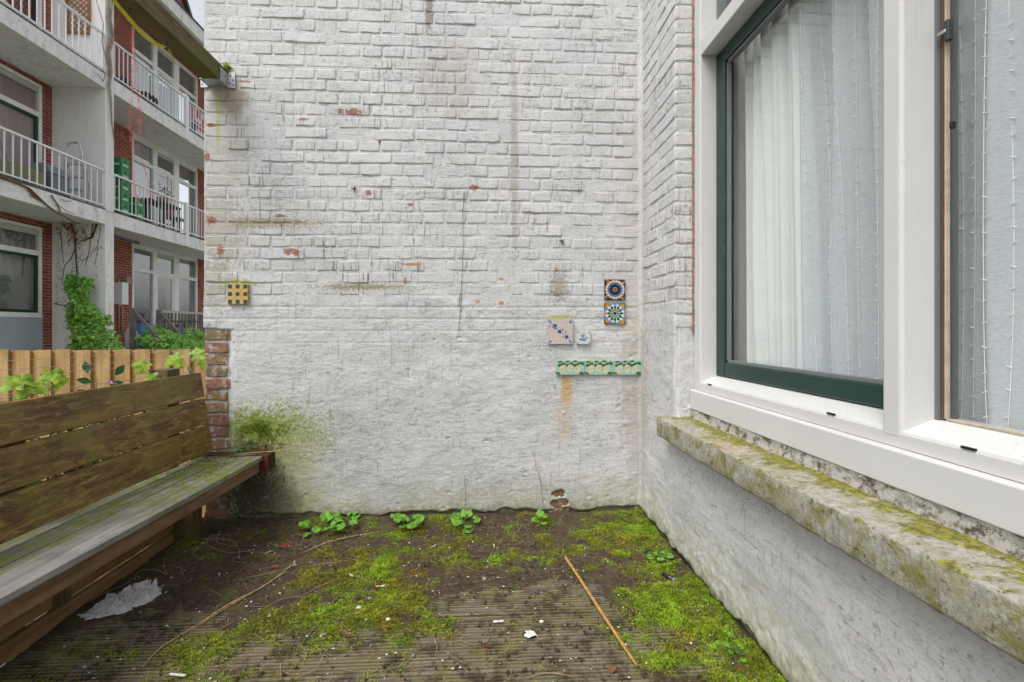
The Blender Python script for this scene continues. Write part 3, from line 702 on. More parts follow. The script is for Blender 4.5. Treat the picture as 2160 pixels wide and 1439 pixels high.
# right opening: inward sash edge with tan seals, latch, pane
RY1 = MU0
wp('seal', M['gasket'], XS + 0.006, XG + 0.03, RY1 - 0.006, RY1 + .001, 0.802, TZ0 + .001, bev=0)
wp('sash_edge', M['tan'], XS + 0.014, XG - 0.001, RY1 - 0.019, RY1 - 0.006, 0.804, TZ0 - .001, bev=0.002)
for dy in (0.010, 0.0145):
    wp('seal', M['brown_line'], XS + 0.0125, XG - 0.003, RY1 - dy - 0.0012, RY1 - dy + 0.0012, 0.806, TZ0 - .003, bev=0)
wp('sash_edge', M['tan'], XS + 0.014, XG - 0.001, W0 + 0.07, RY1 - 0.019, 0.801, 0.806, bev=0.001)
wp('pane', M['glass'], XG + 0.0005, XG + 0.0045, W0 + 0.07, RY1 - 0.006, 0.804, TZ0 - .001, bev=0)
ly, lz = aX(2000, 62, XS + 0.01)
lt = wp('latch', M['dark_metal'], XS + 0.002, XS + 0.016, ly - 0.008, ly + 0.003, lz - 0.026, lz + 0.018, bev=0.002)
wp('latch_pin', M['steel'], XS + 0.000, XS + 0.012, ly - 0.003, ly + 0.016, lz - 0.008, lz + 0.000, bev=0.002)
ly, lz = aX(2009, 264, XS + 0.01)
wp('screw_cap', M['black'], XS + 0.004, XS + 0.016, ly - 0.004, ly + 0.003, lz - 0.008, lz + 0.008, bev=0.003)

# room behind the window
rm = thing('room_wall', 'pale room behind the net curtains', 'room')
for kk in list(rm.keys()): del rm[kk]
rm['kind'] = 'structure'
q = MB(); q.box(1.06, 3.6, 2.075, YJ + 0.13, 0.3, 2.97); q.build('side_wall', M['room'], rm)
q = MB(); q.box(1.06, 3.6, W0 - 0.2, W0 - 0.1, 0.3, 2.97); q.build('side_wall', M['room'], rm)
q = MB(); q.box(3.5, 3.6, W0 - 0.1, YJ + 0.03, 0.3, 2.97); q.build('rear_wall', M['room_dark'], rm)
q = MB(); q.box(1.06, 3.5, W0 - 0.1, YJ + 0.03, 0.28, 0.40); q.build('room_floor', plain('room_floor', (0.16, 0.11, 0.07)), rm)
q = MB(); q.box(1.06, 3.5, W0 - 0.1, YJ + 0.03, 2.90, 2.98); q.build('room_ceiling', M['room'], rm)

# curtains: folded cloth sheets; e0, e1 give the two edges along Y as functions of height t (0 bottom, 1 top)
def curtain(name, label, e0, e1, x0, amp, folds, mat, seed, z0=0.45, z1=2.86, nu=110, nv=26, threads=0, group=None):
    root = thing(name, label, 'curtain', group, (x0, e0(0), z0))
    def fn(u, t):
        y = e0(t) + (e1(t) - e0(t)) * u
        ph = u * folds * 2 * math.pi + 2.2 * (float(vnoise(u * folds * 0.7, t * 1.3, seed)) - 0.5) * 2
        a = amp * (0.55 + 0.9 * float(vnoise(u * folds, 5.5 + t * 0.6, seed + 1)))
        x = x0 + a * math.sin(ph) + 0.4 * a * math.sin(2.3 * ph + seed) + 0.012 * (1 - t) * math.sin(u * 7 + seed)
        return (x, y + 0.35 * a * math.cos(ph), z0 + (z1 - z0) * t)
    off = Vector((x0, e0(0), z0))
    q = MB().grid(fn, nu, nv); q.v = [tuple(Vector(p) - off) for p in q.v]; q.build('cloth', mat, root, smooth=True, fix=False)
    if threads:
        q = MB()
        for i in range(threads):
            u = (i + 0.5 + random.uniform(-.1, .1)) / threads
            pts = [Vector(fn(u, t)) - off + Vector((-0.0025, 0.004 * math.sin(t * 9 + i), 0)) for t in np.linspace(0, 1, 40)]
            q.tube(pts, 0.0009, 4)
            tt = random.uniform(0, .01)
            while tt < 1:
                p = Vector(fn(u, tt)) - off + Vector((-0.004, 0, 0)); sgn = random.choice((-1, 1))
                q.tube([p + Vector((0, -0.0048, -0.002 * sgn)), p + Vector((-.001, 0.0048, 0.002 * sgn))], [0.0014, 0.0010], 4, cap=False)
                tt += random.uniform(0.012, 0.026)
        tag(q.build('stitched_thread', M['thread'], root, smooth=True), kind='stuff')
    return root
lin = lambda a, b: (lambda t: a + (b - a) * t)
curtain('curtain', 'narrow white drape hanging at the left end of the window', lin(1.905, 1.985), lin(1.985, 2.050), 1.085, 0.010, 1.2, M['drape'], 51, nu=30)
curtain('curtain', 'wide white drape in soft folds behind the green sash', lin(1.540, 1.600), lin(1.880, 1.962), 1.075, 0.018, 3.6, M['drape'], 52)
curtain('net_curtain', 'sheer net curtain with stitched threads beside the white drape', lin(1.15, 1.15), lin(1.60, 1.70), 1.090, 0.028, 3.2, M['sheer'], 53, threads=13)
curtain('net_curtain', 'sheer net curtain with knotted threads right of the white mullion', lin(0.10, 0.10), lin(1.13, 1.13), 1.085, 0.028, 6.0, M['sheer'], 54, threads=36, nu=160)

# ================================================================ deck, soil, moss
deck = obj('deck', None, None, (0, 0, 0)); tag(deck, kind='structure')
PW = 0.146
def plank_mesh():
    q = MB(); n = 9; pit = (PW - 0.006) / n; prof = [(0.0, -0.03), (0.0, -0.003)]
    for i in range(n):
        y = 0.001 + i * pit; prof += [(y + 0.0012, 0.0), (y + pit - 0.0072, 0.0), (y + pit - 0.0060, -0.009), (y + pit - 0.0008, -0.009)]
    prof += [(PW - 0.004, -0.003), (PW - 0.004, -0.03)]
    q.prism(prof, 'x', XL - 0.01, XR + 0.02); return q.mesh('plank', M['deck'])
pm = plank_mesh(); y = 2.62 - PW
while y > -0.6:
    obj('plank', pm, deck, (random.uniform(-.004, .004), y, random.uniform(-.0015, .001)), (random.gauss(0, .004), 0, random.gauss(0, .0008))); y -= PW
for x in (-1.30, -0.6, 0.1, 0.75): MB().box(x, x + 0.06, -0.6, 2.58, -0.13, -0.0335).build('joist', M['wood_skirt'], deck)

def bare(x, y):                     # 1 where boards stay bare
    n = fbm(x * 4, y * 4, 4, 61) * 1.1
    e1 = sstep(1.25, 0.75, np.sqrt(((x - 0.16) / 0.47) ** 2 + ((y - 1.60) / 0.28) ** 2) + n)
    e2 = sstep(1.2, 0.7, np.sqrt(((x + 0.42) / 0.50) ** 2 + ((y - 1.50) / 0.22) ** 2) + n)
    e3 = sstep(1.2, 0.6, np.sqrt(((x + 1.15) / 0.34) ** 2 + ((y - 1.50) / 0.26) ** 2) + n) * 0.9
    return np.maximum(np.maximum(e1, e2), e3)
def moss_density(x, y):
    n = fbm(x * 4, y * 4, 4, 71) + 0.9 * fbm(x * 13, y * 16, 4, 72)
    near = sstep(1.85, 2.15, y) * sstep(-1.10, -0.60, x) * 0.34
    right = sstep(0.36, 0.64, x - (2.2 - y) * 0.05) * 0.55
    mid = sstep(-1.0, -0.5, x) * sstep(1.45, 1.7, y) * 0.26
    patch = 0.0
    for cx, cy, rx, ry, a in ((-0.62, 1.72, 0.28, 0.10, .4), (-0.25, 1.68, 0.12, 0.07, .6), (-0.95, 1.60, 0.25, .12, .3), (0.50, 1.48, 0.09, 0.05, .8), (-0.3, 2.1, 0.5, 0.12, .25), (0.62, 1.75, .14, .25, .5), (-0.75, 1.95, .3, .12, .25), (-0.10, 2.3, .9, .10, .2), (-1.15, 1.98, .16, .12, .25), (-1.1, 1.45, .3, .1, .3), (-.75, 1.42, .3, .08, .25)):
        patch = patch + a * np.exp(-((x - cx) / rx) ** 2 - ((y - cy) / ry) ** 2)
    dens = np.maximum(np.maximum(near, right), mid) + patch - bare(x, y) * 0.18
    return np.clip(dens * 0.9 + n * 1.9 - 0.08 - 0.1 * sstep(-.9, -1.15, x), 0, 1)
def soil_z(x, y):
    b_ = bare(x, y)
    z = -0.0135 * b_ + 0.005 * (1 - b_) + fbm(x * 9, y * 9, 4, 62) * 0.012 + fbm(x * 45, y * 45, 3, 63) * 0.009
    z = z + 0.007 * moss_density(x, y) * (1 + 2 * fbm(x * 30, y * 30, 2, 64))
    z = z + 0.028 * sstep(WY - 0.09, WY - 0.005, y) + 0.02 * sstep(XR - 0.07, XR - 0.005, x) + 0.010 * sstep(XL + .12, XL + 0.03, x)
    return z
xs = np.arange(XL - 0.01, XR + 0.015, 0.0065); ys = np.arange(0.7, WY + 0.012, 0.0065)
Xg, Yg = np.meshgrid(xs, ys)
so_ = obj('soil', np_mesh('soil', np.stack([Xg.ravel(), Yg.ravel(), soil_z(Xg, Yg).ravel()], 1), grid_faces(len(xs), len(ys)), M['soil'], col=np.repeat(moss_density(Xg, Yg).ravel()[:, None], 3, 1))); tag(so_, 'dark wet soil and leaf mould lying on the deck boards', 'soil', kind='stuff')

def blades(P_, h, n_, w_, base, tip, spread=0.8, nrm=None, jit=0.35):
    """tufts of n_ pointed blades at the points P_"""
    N = len(P_); P3 = np.repeat(P_, n_, 0); K = len(P3)
    az = rng.random(K) * 2 * np.pi; ln = (0.45 + 0.9 * rng.random(K)) * np.repeat(h, n_)
    sp = spread * rng.random(K)
    d = np.stack([np.cos(az) * sp, np.sin(az) * sp, np.ones(K)], 1)
    if nrm is not None: d = d * np.array([1, 1, 0.5]) + np.array(nrm) * 1.0
    d /= np.linalg.norm(d, axis=1)[:, None]
    sd_ = np.stack([-np.sin(az), np.cos(az), np.zeros(K)], 1) * (w_ * (0.7 + 0.6 * rng.random(K)))[:, None]
    p0 = P3 + (rng.random((K, 3)) - 0.5) * 0.006
    mid = p0 + d * (ln * 0.6)[:, None]; tipp = p0 + d * ln[:, None] + np.stack([np.cos(az), np.sin(az), -0.4 * np.ones(K)], 1) * (ln * 0.2)[:, None]
    v = np.stack([p0 - sd_ * .5, p0 + sd_ * .5, mid + sd_, tipp, mid - sd_], 1).reshape(-1, 3)
    i = np.arange(K) * 5
    f = np.concatenate([np.stack([i, i + 1, i + 2, i + 4], 1), np.stack([i + 4, i + 2, i + 3, i + 3], 1)])
    f3 = np.concatenate([np.stack([i, i + 1, i + 2], 1), np.stack([i, i + 2, i + 4], 1), np.stack([i + 4, i + 2, i + 3], 1)])
    m_ = np.clip(np.repeat(rng.random(N), n_) + (rng.random(K) - .5) * jit, 0, 1)
    c = base[None, :] * (1 - m_[:, None]) + tip[None, :] * m_[:, None]
    c = np.repeat(c, 5, 0) * np.tile(np.array([.55, .55, .9, 1.15, .9]), K)[:, None]
    return v, f3, c
def scatter(N, dens, x0, x1, y0, y1):
    x = x0 + rng.random(N) * (x1 - x0); y = y0 + rng.random(N) * (y1 - y0); k = rng.random(N) < dens(x, y)
    return x[k], y[k]
x, y = scatter(190000, moss_density, XL + 0.03, XR - 0.005, 1.15, WY - 0.03)
z = np.maximum(soil_z(x, y), -0.002) - 0.001
dn = moss_density(x, y)
v, f, c = blades(np.stack([x, y, z], 1), (0.003 + 0.007 * dn) * (0.6 + 0.8 * vnoise(x * 40, y * 40, 73)), 4, 0.0013, np.array([0.18, 0.22, 0.018]), np.array([0.48, 0.52, 0.045]), 1.5)
hue = np.repeat(np.clip(0.5 + fbm(x * 7, y * 7, 4, 74) * 2.2 + 0.25 * sstep(.3, .6, x), 0, 1), 20)[:, None]
c = c * (np.array([[0.80, 0.60, 0.9]]) * (1 - hue) + np.array([[0.82, 1.12, 0.9]]) * hue) * (0.65 + 0.7 * np.repeat(vnoise(x * 25, y * 25, 75), 20))[:, None]
tag(obj('moss', np_mesh('moss', v, f, M['moss'], False, c)), 'bright green moss growing in patches over the deck', 'moss', kind='stuff')
# upright moss: on the wall above the bench, the bench seat, beam end and tile tops
def wall_moss(name, label, cx, cz, rx, rz, n_, y0, h=0.010, sc_=1.0):
    a = rng.normal(0, 1, (n_, 2)); x = cx + a[:, 0] * rx; z = cz + a[:, 1] * rz
    k = fbm(x * 30, z * 30, 3, 81) > -0.05; x, z = x[k], z[k]
    yy_ = y0 - np.maximum(coat_height(x, z), -0.003)
    v, f, c = blades(np.stack([x, yy_, z], 1), np.full(len(x), h), 3, 0.0020 * sc_, np.array([0.16, 0.24, 0.015]), np.array([0.48, 0.55, 0.06]), 0.9, nrm=(0, -1.3, 0.2))
    return tag(obj(name, np_mesh(name, v, f, M['moss'], False, c)), label, 'moss', kind='stuff')
cx, cz = aY(552, 907, WY); wall_moss('wall_moss', 'bright moss patch on the white wall above the bench end', cx, cz, 0.060, 0.026, 800, WY, 0.007)
cx, cz = aY(480, 148, WY); wall_moss('wall_moss', 'small moss tuft on the wall beside the beam bracket', cx, cz, 0.010, 0.012, 120, WY, 0.018)

# ================================================================ bench
bench = thing('bench', 'dark mossy wooden bench with a slatted back and two plank seat', 'bench', loc=(-1.2, 2.5, 0))
bl = Vector((-1.2, 2.5, 0))
BY0, BY1 = 0.30, 2.515
def bpart(q, name, mat, bev=0.003, parent=bench):
    q.v = [tuple(Vector(p) - bl) for p in q.v]; return q.build(name, mat, parent, bev)
def lean_board(x0, z0, x1, z1, t, name='back_board', y1=BY1):
    d = Vector((x1 - x0, z1 - z0)).normalized(); nrm = Vector((-d.y, d.x)) * t          # outline (x, z)
    q = MB().prism([(x0, z0), (x1, z1), (x1 + nrm.x, z1 + nrm.y), (x0 + nrm.x, z0 + nrm.y)], 'y', BY0, y1); return bpart(q, name, M['wood_back'], 0.004)
bp = [(-1.384, 0.786), (-1.366, 0.667), (-1.3648, 0.659), (-1.346, 0.538), (-1.3448, 0.530), (-1.326, 0.406)]
for i in (0, 2, 4): lean_board(*bp[i + 1], *bp[i], 0.028)
for yb in (2.42, 1.62, 0.75):        # back posts
    q = MB().prism([(-1.456, 0.0), (-1.455, 0.81 if yb > 2 else 0.77), (-1.545, 0.81 if yb > 2 else 0.77), (-1.545, 0.0)], 'y', yb - 0.045, yb + 0.045); bpart(q, 'back_post', M['wood_post'])
for j in range(3):                   # screw heads
    for zz, xx in ((0.0, 0), (0.5, 0)):
        i = j * 2; t = 0.25 + zz; px_ = bp[i][0] * (1 - t) + bp[i + 1][0] * t; pz_ = bp[i][1] * (1 - t) + bp[i + 1][1] * t
        for yb in (2.47,):
            q = MB().lathe([(0.0038, -0.002), (0.0036, 0.0008), (0.0, 0.001)], (0, 0, 0), 8)
            q.v = [tuple(Matrix.Rotation(R(98), 3, 'Y') @ Vector(p) + Vector((px_ + 0.0005, yb, pz_))) for p in q.v]; bpart(q, 'screw', M['steel'], 0)
ROT = R(1.6)
def seatbox(name, mat, x0, x1, y0, y1, z0, z1, bev=0.004):
    q = MB().box(x0, x1, y0, y1, z0, z1); m_ = Matrix.Rotation(-ROT, 3, 'Z'); o_ = Vector((-1.2, 2.5, 0))
    q.v = [tuple(m_ @ (Vector(p) - o_) + o_) for p in q.v]; return bpart(q, name, mat, bev)
seatbox('seat_plank', M['wood_seat'], -1.222, -1.076, BY0, 2.487, 0.357, 0.380)
seatbox('seat_plank', M['wood_seat'], -1.378, -1.231, BY0, 2.575, 0.356, 0.379)
seatbox('front_rail', M['wood_apron'], -1.120, -1.084, BY0, 2.472, 0.305, 0.3565)
q = MB().box(-1.41, -1.053, 2.488, 2.572, 0.305, 0.383); bpart(q, 'bearer', M['wood_bearer'], 0.004)
q = MB().box(-1.098, -1.0545, 2.4868, 2.4882, 0.309, 0.379); bpart(q, 'bearer_end', M['wood_end'], 0)
for yb in (1.765, 0.75):
    q = MB().box(-1.500, -1.4235, yb - 0.035, yb + 0.035, 0.0605, 0.355); bpart(q, 'leg', M['wood_post'])
    seatbox('bearer', M['wood_bearer'], -1.40, -1.121, yb - 0.035, yb + 0.035, 0.30, 0.3555)
q = MB().box(-1.428, -1.345, 2.375, 2.455, 0.0, 0.355); bpart(q, 'leg', M['wood_post'])
q = MB().box(-1.450, -1.428, BY0, 2.374, 0.073, 0.345); bpart(q, 'skirt_board', M['wood_skirt'])
q = MB().box(-1.449, -1.426, BY0, 2.374, 0.002, 0.060); bpart(q, 'skirt_board', M['wood_skirt'])
# moss on the seat near the wall
def seat_d(x, y): return np.clip(sstep(1.9, 2.5, y) * 0.45 * sstep(-1.08, -1.2, x + (2.5 - y) * .02) + fbm(x * 14, y * 9, 4, 90) * 0.9 - 0.16, 0, 1)
x, y = scatter(9000, seat_d, -1.372, -1.10, 1.6, 2.48)
k = (np.abs(x + 1.2265 + (2.5 - y) * 0.028) > 0.008) & (x < -1.087 - (2.5 - y) * 0.028); x, y = x[k], y[k]
v, f, c = blades(np.stack([x, y, np.full(len(x), 0.3785)], 1), np.full(len(x), 0.005), 3, 0.0016, np.array([0.09, 0.14, 0.012]), np.array([0.30, 0.36, 0.035]), 1.4)
tag(obj('seat_moss', np_mesh('seat_moss', v, f, M['moss'], False, c)), 'thin green moss on the bench seat near the wall', 'moss', kind='stuff')

# ================================================================ pergola beam with bracket, strap and ribbons
beam = thing('pergola_beam', 'mossy wooden beam running from the bracket on the white wall', 'beam', loc=(-1.345, WY, 2.226))
MB().box(-0.044, 0.044, -2.6, -0.012, 0.0, 0.082).build('timber', M['wood_beam'], beam, 0.005)
for yy_ in (1.985, 2.207):           # screw eyes under the beam
    q = MB().tube([(-0.01, yy_ - WY, 0.006), (-0.01, yy_ - WY, -0.012)], 0.0025, 6)
    q.tube([(-0.01 + 0.010 * math.cos(t), yy_ - WY, -0.022 + 0.010 * math.sin(t)) for t in np.linspace(0.5 * math.pi, 2.4 * math.pi, 16)], 0.0022, 6); q.build('screw_eye', M['dark_metal'], beam, smooth=True)
br_ = thing('joist_bracket', 'galvanised bracket holding the beam end on the white wall', 'bracket', loc=(-1.345, WY, 2.226))
q = MB(); q.box(-0.049, 0.049, -0.085, -0.007, -0.004, -0.0008); q.build('seat_plate', M['steel'], br_)
for s_ in (-1, 1):
    MB().box(s_ * 0.0455, s_ * 0.049, -0.075, -0.006, -0.0005, 0.060).build('side_plate', M['steel'], br_, 0.001)
    MB().box(s_ * 0.0492, s_ * 0.085, -0.008, -0.0045, -0.010, 0.070).build('wall_flange', M['steel'], br_, 0.001)
    for hx, hz in ((0.062, 0.050), (0.074, 0.030), (0.060, 0.012), (0.076, 0.005)):
        q = MB().lathe([(0.0042, 0), (0.004, 0.0006), (0, 0.0007)], (0, 0, 0), 10); q.v = [tuple(Matrix.Rotation(R(90), 3, 'X') @ Vector(p) + Vector((s_ * hx, -0.0082, hz))) for p in q.v]; q.build('bolt_hole', M['black'], br_)
    for hy, hz in ((-0.030, 0.040), (-0.030, 0.012)):
        q = MB().lathe([(0.0042, 0), (0.004, 0.0006), (0, 0.0007)], (0, 0, 0), 10); q.v = [tuple(Matrix.Rotation(R(90), 3, 'Y') @ Vector(p) + Vector((0.0492, hy, hz))) for p in q.v]
        if s_ > 0: q.build('bolt_hole', M['black'], br_)
def ribbon(q, pts, w_, n_=(1, 0, 0), mi=0):
    v = []; pts = [Vector(p) for p in pts]; n_ = Vector(n_)
    for i, p in enumerate(pts):
        ww = w_[i] if hasattr(w_, '__len__') else w_; v += [p - n_ * ww / 2, p + n_ * ww / 2]
    q.add(v, [(2 * i, 2 * i + 1, 2 * i + 3, 2 * i + 2) for i in range(len(pts) - 1)], mi)
M['strap'] = plain('yellow_strap', (0.55, 0.50, 0.03), 0.7, var=0.15); 
q = MB(); P0, P1 = Vector((-1.35, 1.80, 2.215)), Vector((-1.352, 2.207, 2.200))
pts = [P0.lerp(P1, t) + Vector((0.012 * math.sin(t * 5), 0, -0.045 * math.sin(t * math.pi))) for t in np.linspace(0, 1, 18)]
ribbon(q, pts, 0.013, (0.75, 0.0, 0.66)); ribbon(q, [p + Vector((0.001, 0, .0012)) for p in pts], 0.013, (0.75, 0.0, 0.66))
ribbon(q, [P1, P1 + Vector((0.003, 0.02, -0.02)), P1 + Vector((0.006, 0.045, -0.05))], [0.008, 0.006, 0.003], (0.7, 0, 0.7))
tag(q.build('strap', M['strap'], None, smooth=True, fix=False), 'yellow strap sagging between two hooks under the beam', 'strap')
m_ = NT('red_plastic', 0.4, 0.4); m_.col((0.50, 0.03, 0.045)); tp = m_.n('BsdfTransparent'); mx = m_.n('MixShader'); m_.put(mx.inputs[0], m_.rng(m_.noise(60, 4), 0.3, 0.7, 0.35, 0.95))
m_.t.links.new(m_.b.outputs[0], mx.inputs[1]); m_.t.links.new(tp.outputs[0], mx.inputs[2]); m_.t.links.new(mx.outputs[0], m_.out.inputs[0]); M['red_film'] = m_.mat
q = MB()
def hang(poly, w_):
    pts = []
    for px, py, yy_ in poly: x_, z_ = aY(px, py, yy_); pts.append(Vector((x_, yy_, z_)))
    ribbon(q, pts, w_, (0.95, 0.3, 0))
hang([(278, 28, 1.985), (281, 60, 1.985), (279, 90, 1.98), (283, 130, 1.98), (276, 160, 1.985), (280, 200, 1.98), (273, 250, 1.98), (276, 300, 1.985), (282, 345, 1.98), (284, 400, 1.985), (292, 428, 1.98)], [.004, .008, .012, .006, .010, .005, .012, .007, .004, .007, .016])
hang([(278, 40, 1.985), (286, 120, 1.99), (290, 185, 1.99), (294, 235, 2.0), (297, 270, 1.99), (288, 300, 1.99), (300, 340, 1.99), (312, 380, 2.0), (320, 425, 1.99)], [.002, .004, .005, .010, .008, .004, .006, .008, .003])
hang([(278, 30, 1.985), (262, 6, 1.96), (240, 60, 1.94), (232, 120, 1.93), (226, 162, 1.925), (232, 170, 1.925)], [.002, .002, .0016, .002, .005, .002])
hang([(290, 240, 1.99), (278, 275, 1.99), (262, 270, 1.985), (254, 285, 1.985), (270, 300, 1.985)], [.003, .010, .006, .004, .002])
tag(q.build('red_ribbon', M['red_film'], None, smooth=True, fix=False), 'torn red plastic ribbons dangling from a hook under the beam', 'ribbon')

# ================================================================ decorated tiles on the wall
def tile(name, label, px0, py0, px1, py1, thick, mats, draw, proud=0.006, group=None, chips=False):
    x0, z1 = aY(px0, py0, WY); x1, z0 = aY(px1, py1, WY); cx, cz = (x0 + x1) / 2, (z0 + z1) / 2; w_, h_ = x1 - x0, z1 - z0
    yf = WY - proud - thick
    root = thing(name, label, 'tile', group, (cx, WY - proud, cz))
    if chips:
        out = []
        for (a, b_, n_) in (((-1, -1), (1, -1), 9), ((1, -1), (1, 1), 9), ((1, 1), (-1, 1), 9), ((-1, 1), (-1, -1), 9)):
            for i in range(n_):
                t = i / n_; ux = a[0] + (b_[0] - a[0]) * t; uz = a[1] + (b_[1] - a[1]) * t; k = 1 - random.choice((0, 0.01, 0.015, 0.045))
                out.append((ux * w_ / 2 * k, uz * h_ / 2 * k))
        MB().prism(out, 'y', -thick, 0.004).build('body', mats[0], root)
    else: MB().box(-w_ / 2, w_ / 2, -thick, 0.004, -h_ / 2, h_ / 2).build('body', mats[0], root, 0.0012)
    q = MB(); cnt = [0]
    def poly(pts, mi):      # pts in -1..1 tile units
        cnt[0] += 1; y_ = -thick - 0.00025 - cnt[0] * 0.000012
        q.add([(p[0] * w_ / 2, y_, p[1] * h_ / 2) for p in pts], [tuple(range(len(pts)))], mi)
    draw(poly); tag(q.build('glazed_print', mats, root, fix=False), kind='stuff')
    for p in (): pass
    return root
def disc(poly, r, mi, c=(0, 0), n=24, ry=None): poly([(c[0] + r * math.cos(2 * math.pi * k / n), c[1] + (ry or r) * math.sin(2 * math.pi * k / n)) for k in range(n)], mi)
def petals(poly, r0, r1, wd, n, mi, ph=0):
    for k in range(n):
        a = 2 * math.pi * (k + ph) / n; d = (math.cos(a), math.sin(a)); e = (-d[1], d[0]); rm_ = r0 + (r1 - r0) * 0.62
        P_ = [(r0, 0), (r0 + (r1 - r0) * .3, -wd * .6), (rm_, -wd), (r1 * .97, -wd * .5), (r1, 0), (r1 * .97, wd * .5), (rm_, wd), (r0 + (r1 - r0) * .3, wd * .6)]
        poly([(d[0] * a_ + e[0] * b_, d[1] * a_ + e[1] * b_) for a_, b_ in P_], mi)
def sq(poly, x0, z0, x1, z1, mi): poly([(x0, z0), (x1, z0), (x1, z1), (x0, z1)], mi)
def leafp(poly, x, z, l, wd, a, mi):
    d = (math.cos(a), math.sin(a)); e = (-d[1], d[0])
    poly([(x + d[0] * l * t + e[0] * wd * s_, z + d[1] * l * t + e[1] * wd * s_) for t, s_ in ((0, 0), (.25, -.7), (.55, -1), (.8, -.6), (1, 0), (.8, .6), (.55, 1), (.25, .7))], mi)
def d_check(p):
    m_ = 1
    for i in (-1, 0, 1):
        for j in (-1, 0, 1):
            if i or j: sq(p, i * .76 - .20 + (0.0 if i == 0 else 0), j * .76 - .20, i * .76 + .20, j * .76 + .20, 1)
    for a in (math.pi / 4, 3 * math.pi / 4, 0, math.pi / 2):
        d = (math.cos(a), math.sin(a)); e = (-d[1] * .012, d[0] * .012); L = 1.0 if a in (0, math.pi / 2) else 0.95
        p([(-d[0] * L - e[0], -d[1] * L - e[1]), (d[0] * L - e[0], d[1] * L - e[1]), (d[0] * L + e[0], d[1] * L + e[1]), (-d[0] * L + e[0], -d[1] * L + e[1])], 3)
    sq(p, -.17, -.17, .17, .17, 2)
tile('decorative_tile', 'yellow tile with dark teal squares at the left of the white wall', 484, 600, 526, 642, 0.012, [G['yellow'], G['teal'], G['maroon'], G['brown']], d_check)
def d_blue(p):
    sq(p, -.97, -.97, .97, .97, 1)
    for sx_ in (-1, 1):
        for sz_ in (-1, 1):
            leafp(p, sx_ * .95, sz_ * .95, .45, .13, math.atan2(-sz_, -sx_) + .35, 4); leafp(p, sx_ * .95, sz_ * .95, .45, .12, math.atan2(-sz_, -sx_) - .35, 6)
            disc(p, .10, 2, (sx_ * .84, sz_ * .84), 10)
    disc(p, .95, 4, n=36); petals(p, .5, .98, .14, 18, 4); petals(p, .3, .92, .145, 18, 3); petals(p, .25, .74, .115, 18, 2, .5); petals(p, .2, .78, .06, 18, 5)
    petals(p, .15, .55, .085, 18, 1); disc(p, .22, 4); disc(p, .16, 1); disc(p, .09, 4); disc(p, .05, 1)
tile('decorative_tile', 'blue flower tile with an orange ring, upper of two by the corner', 1274, 590, 1317.5, 633, 0.008, [G['navy'], G['navy'], G['cobalt'], G['white'], G['orange'], G['sky'], G['green']], d_blue)
def d_green(p):
    sq(p, -.98, -.98, .98, .98, 5)
    for sx_ in (-1, 1):
        for sz_ in (-1, 1):
            sq(p, *sorted((sx_ * .60, sx_ * .98))[:1], *sorted((sz_ * .60, sz_ * .98))[:1], sorted((sx_ * .60, sx_ * .98))[1], sorted((sz_ * .60, sz_ * .98))[1], 1)
            disc(p, .20, 4, (sx_ * .76, sz_ * .76), 10)
    for a in range(4): leafp(p, .98 * math.cos(a * math.pi / 2) - .3 * math.sin(a * math.pi / 2), .98 * math.sin(a * math.pi / 2) - .3 * math.cos(a * math.pi / 2), .6, .07, a * math.pi / 2 + math.pi / 2, 4)
    disc(p, .92, 5, n=36); petals(p, .3, .93, .20, 12, 3, .5); petals(p, .3, .78, .135, 12, 2); petals(p, .16, .5, .07, 12, 3, .5); petals(p, .16, .42, .07, 12, 2); disc(p, .23, 3); disc(p, .19, 6)
tile('decorative_tile', 'green flower tile with yellow corners, lower of two by the corner', 1274, 640, 1317.5, 683, 0.008, [G['navy'], G['black'], G['green'], G['white'], G['orange'], G['sky'], G['cobalt']], d_green)
def d_sprig(p):
    for sx_ in (-1, 1):
        for sz_ in (-1, 1):
            for da, l in ((0, .42), (.45, .30), (-.45, .30)): leafp(p, sx_ * .97, sz_ * .97, l, .07, math.atan2(-sz_, -sx_) + da, 2 if da else 1)
    L = [(-.72, .68), (-.45, .40), (-.2, .22), (-.05, .05), (.1, -.02), (.3, -.18), (.45, -.36), (.62, -.48)]
    for a, b_ in zip(L, L[1:]):
        d = Vector((b_[0] - a[0], b_[1] - a[1])); e = Vector((-d.y, d.x)).normalized() * .014
        p([(a[0] - e.x, a[1] - e.y), (b_[0] - e.x, b_[1] - e.y), (b_[0] + e.x, b_[1] + e.y), (a[0] + e.x, a[1] + e.y)], 1)
    for x_, z_ in ((-.42, .48), (-.05, .0), (.5, -.42)):
        for a in (0.3, 1.4, 2.6, 3.8, 5.2): leafp(p, x_, z_, .20, .06, a + x_, 1 if a < 3 else 3)
    for x_, z_, a in ((-.35, .2, 2.8), (-.3, .2, 1.6), (.1, .12, .6), (.2, .1, 1.8), (.25, -.35, 4.0), (.4, -.1, 1.2), (-.8, .5, 4.2), (-.62, .42, 5)): leafp(p, x_, z_, .17, .045, a, 3)
tile('decorative_tile', 'chipped cream tile painted with a blue flower sprig', 1154, 674, 1207.5, 726, 0.012, [G['cream'], G['cobalt'], G['pale'], G['cobalt']], d_sprig, chips=True)
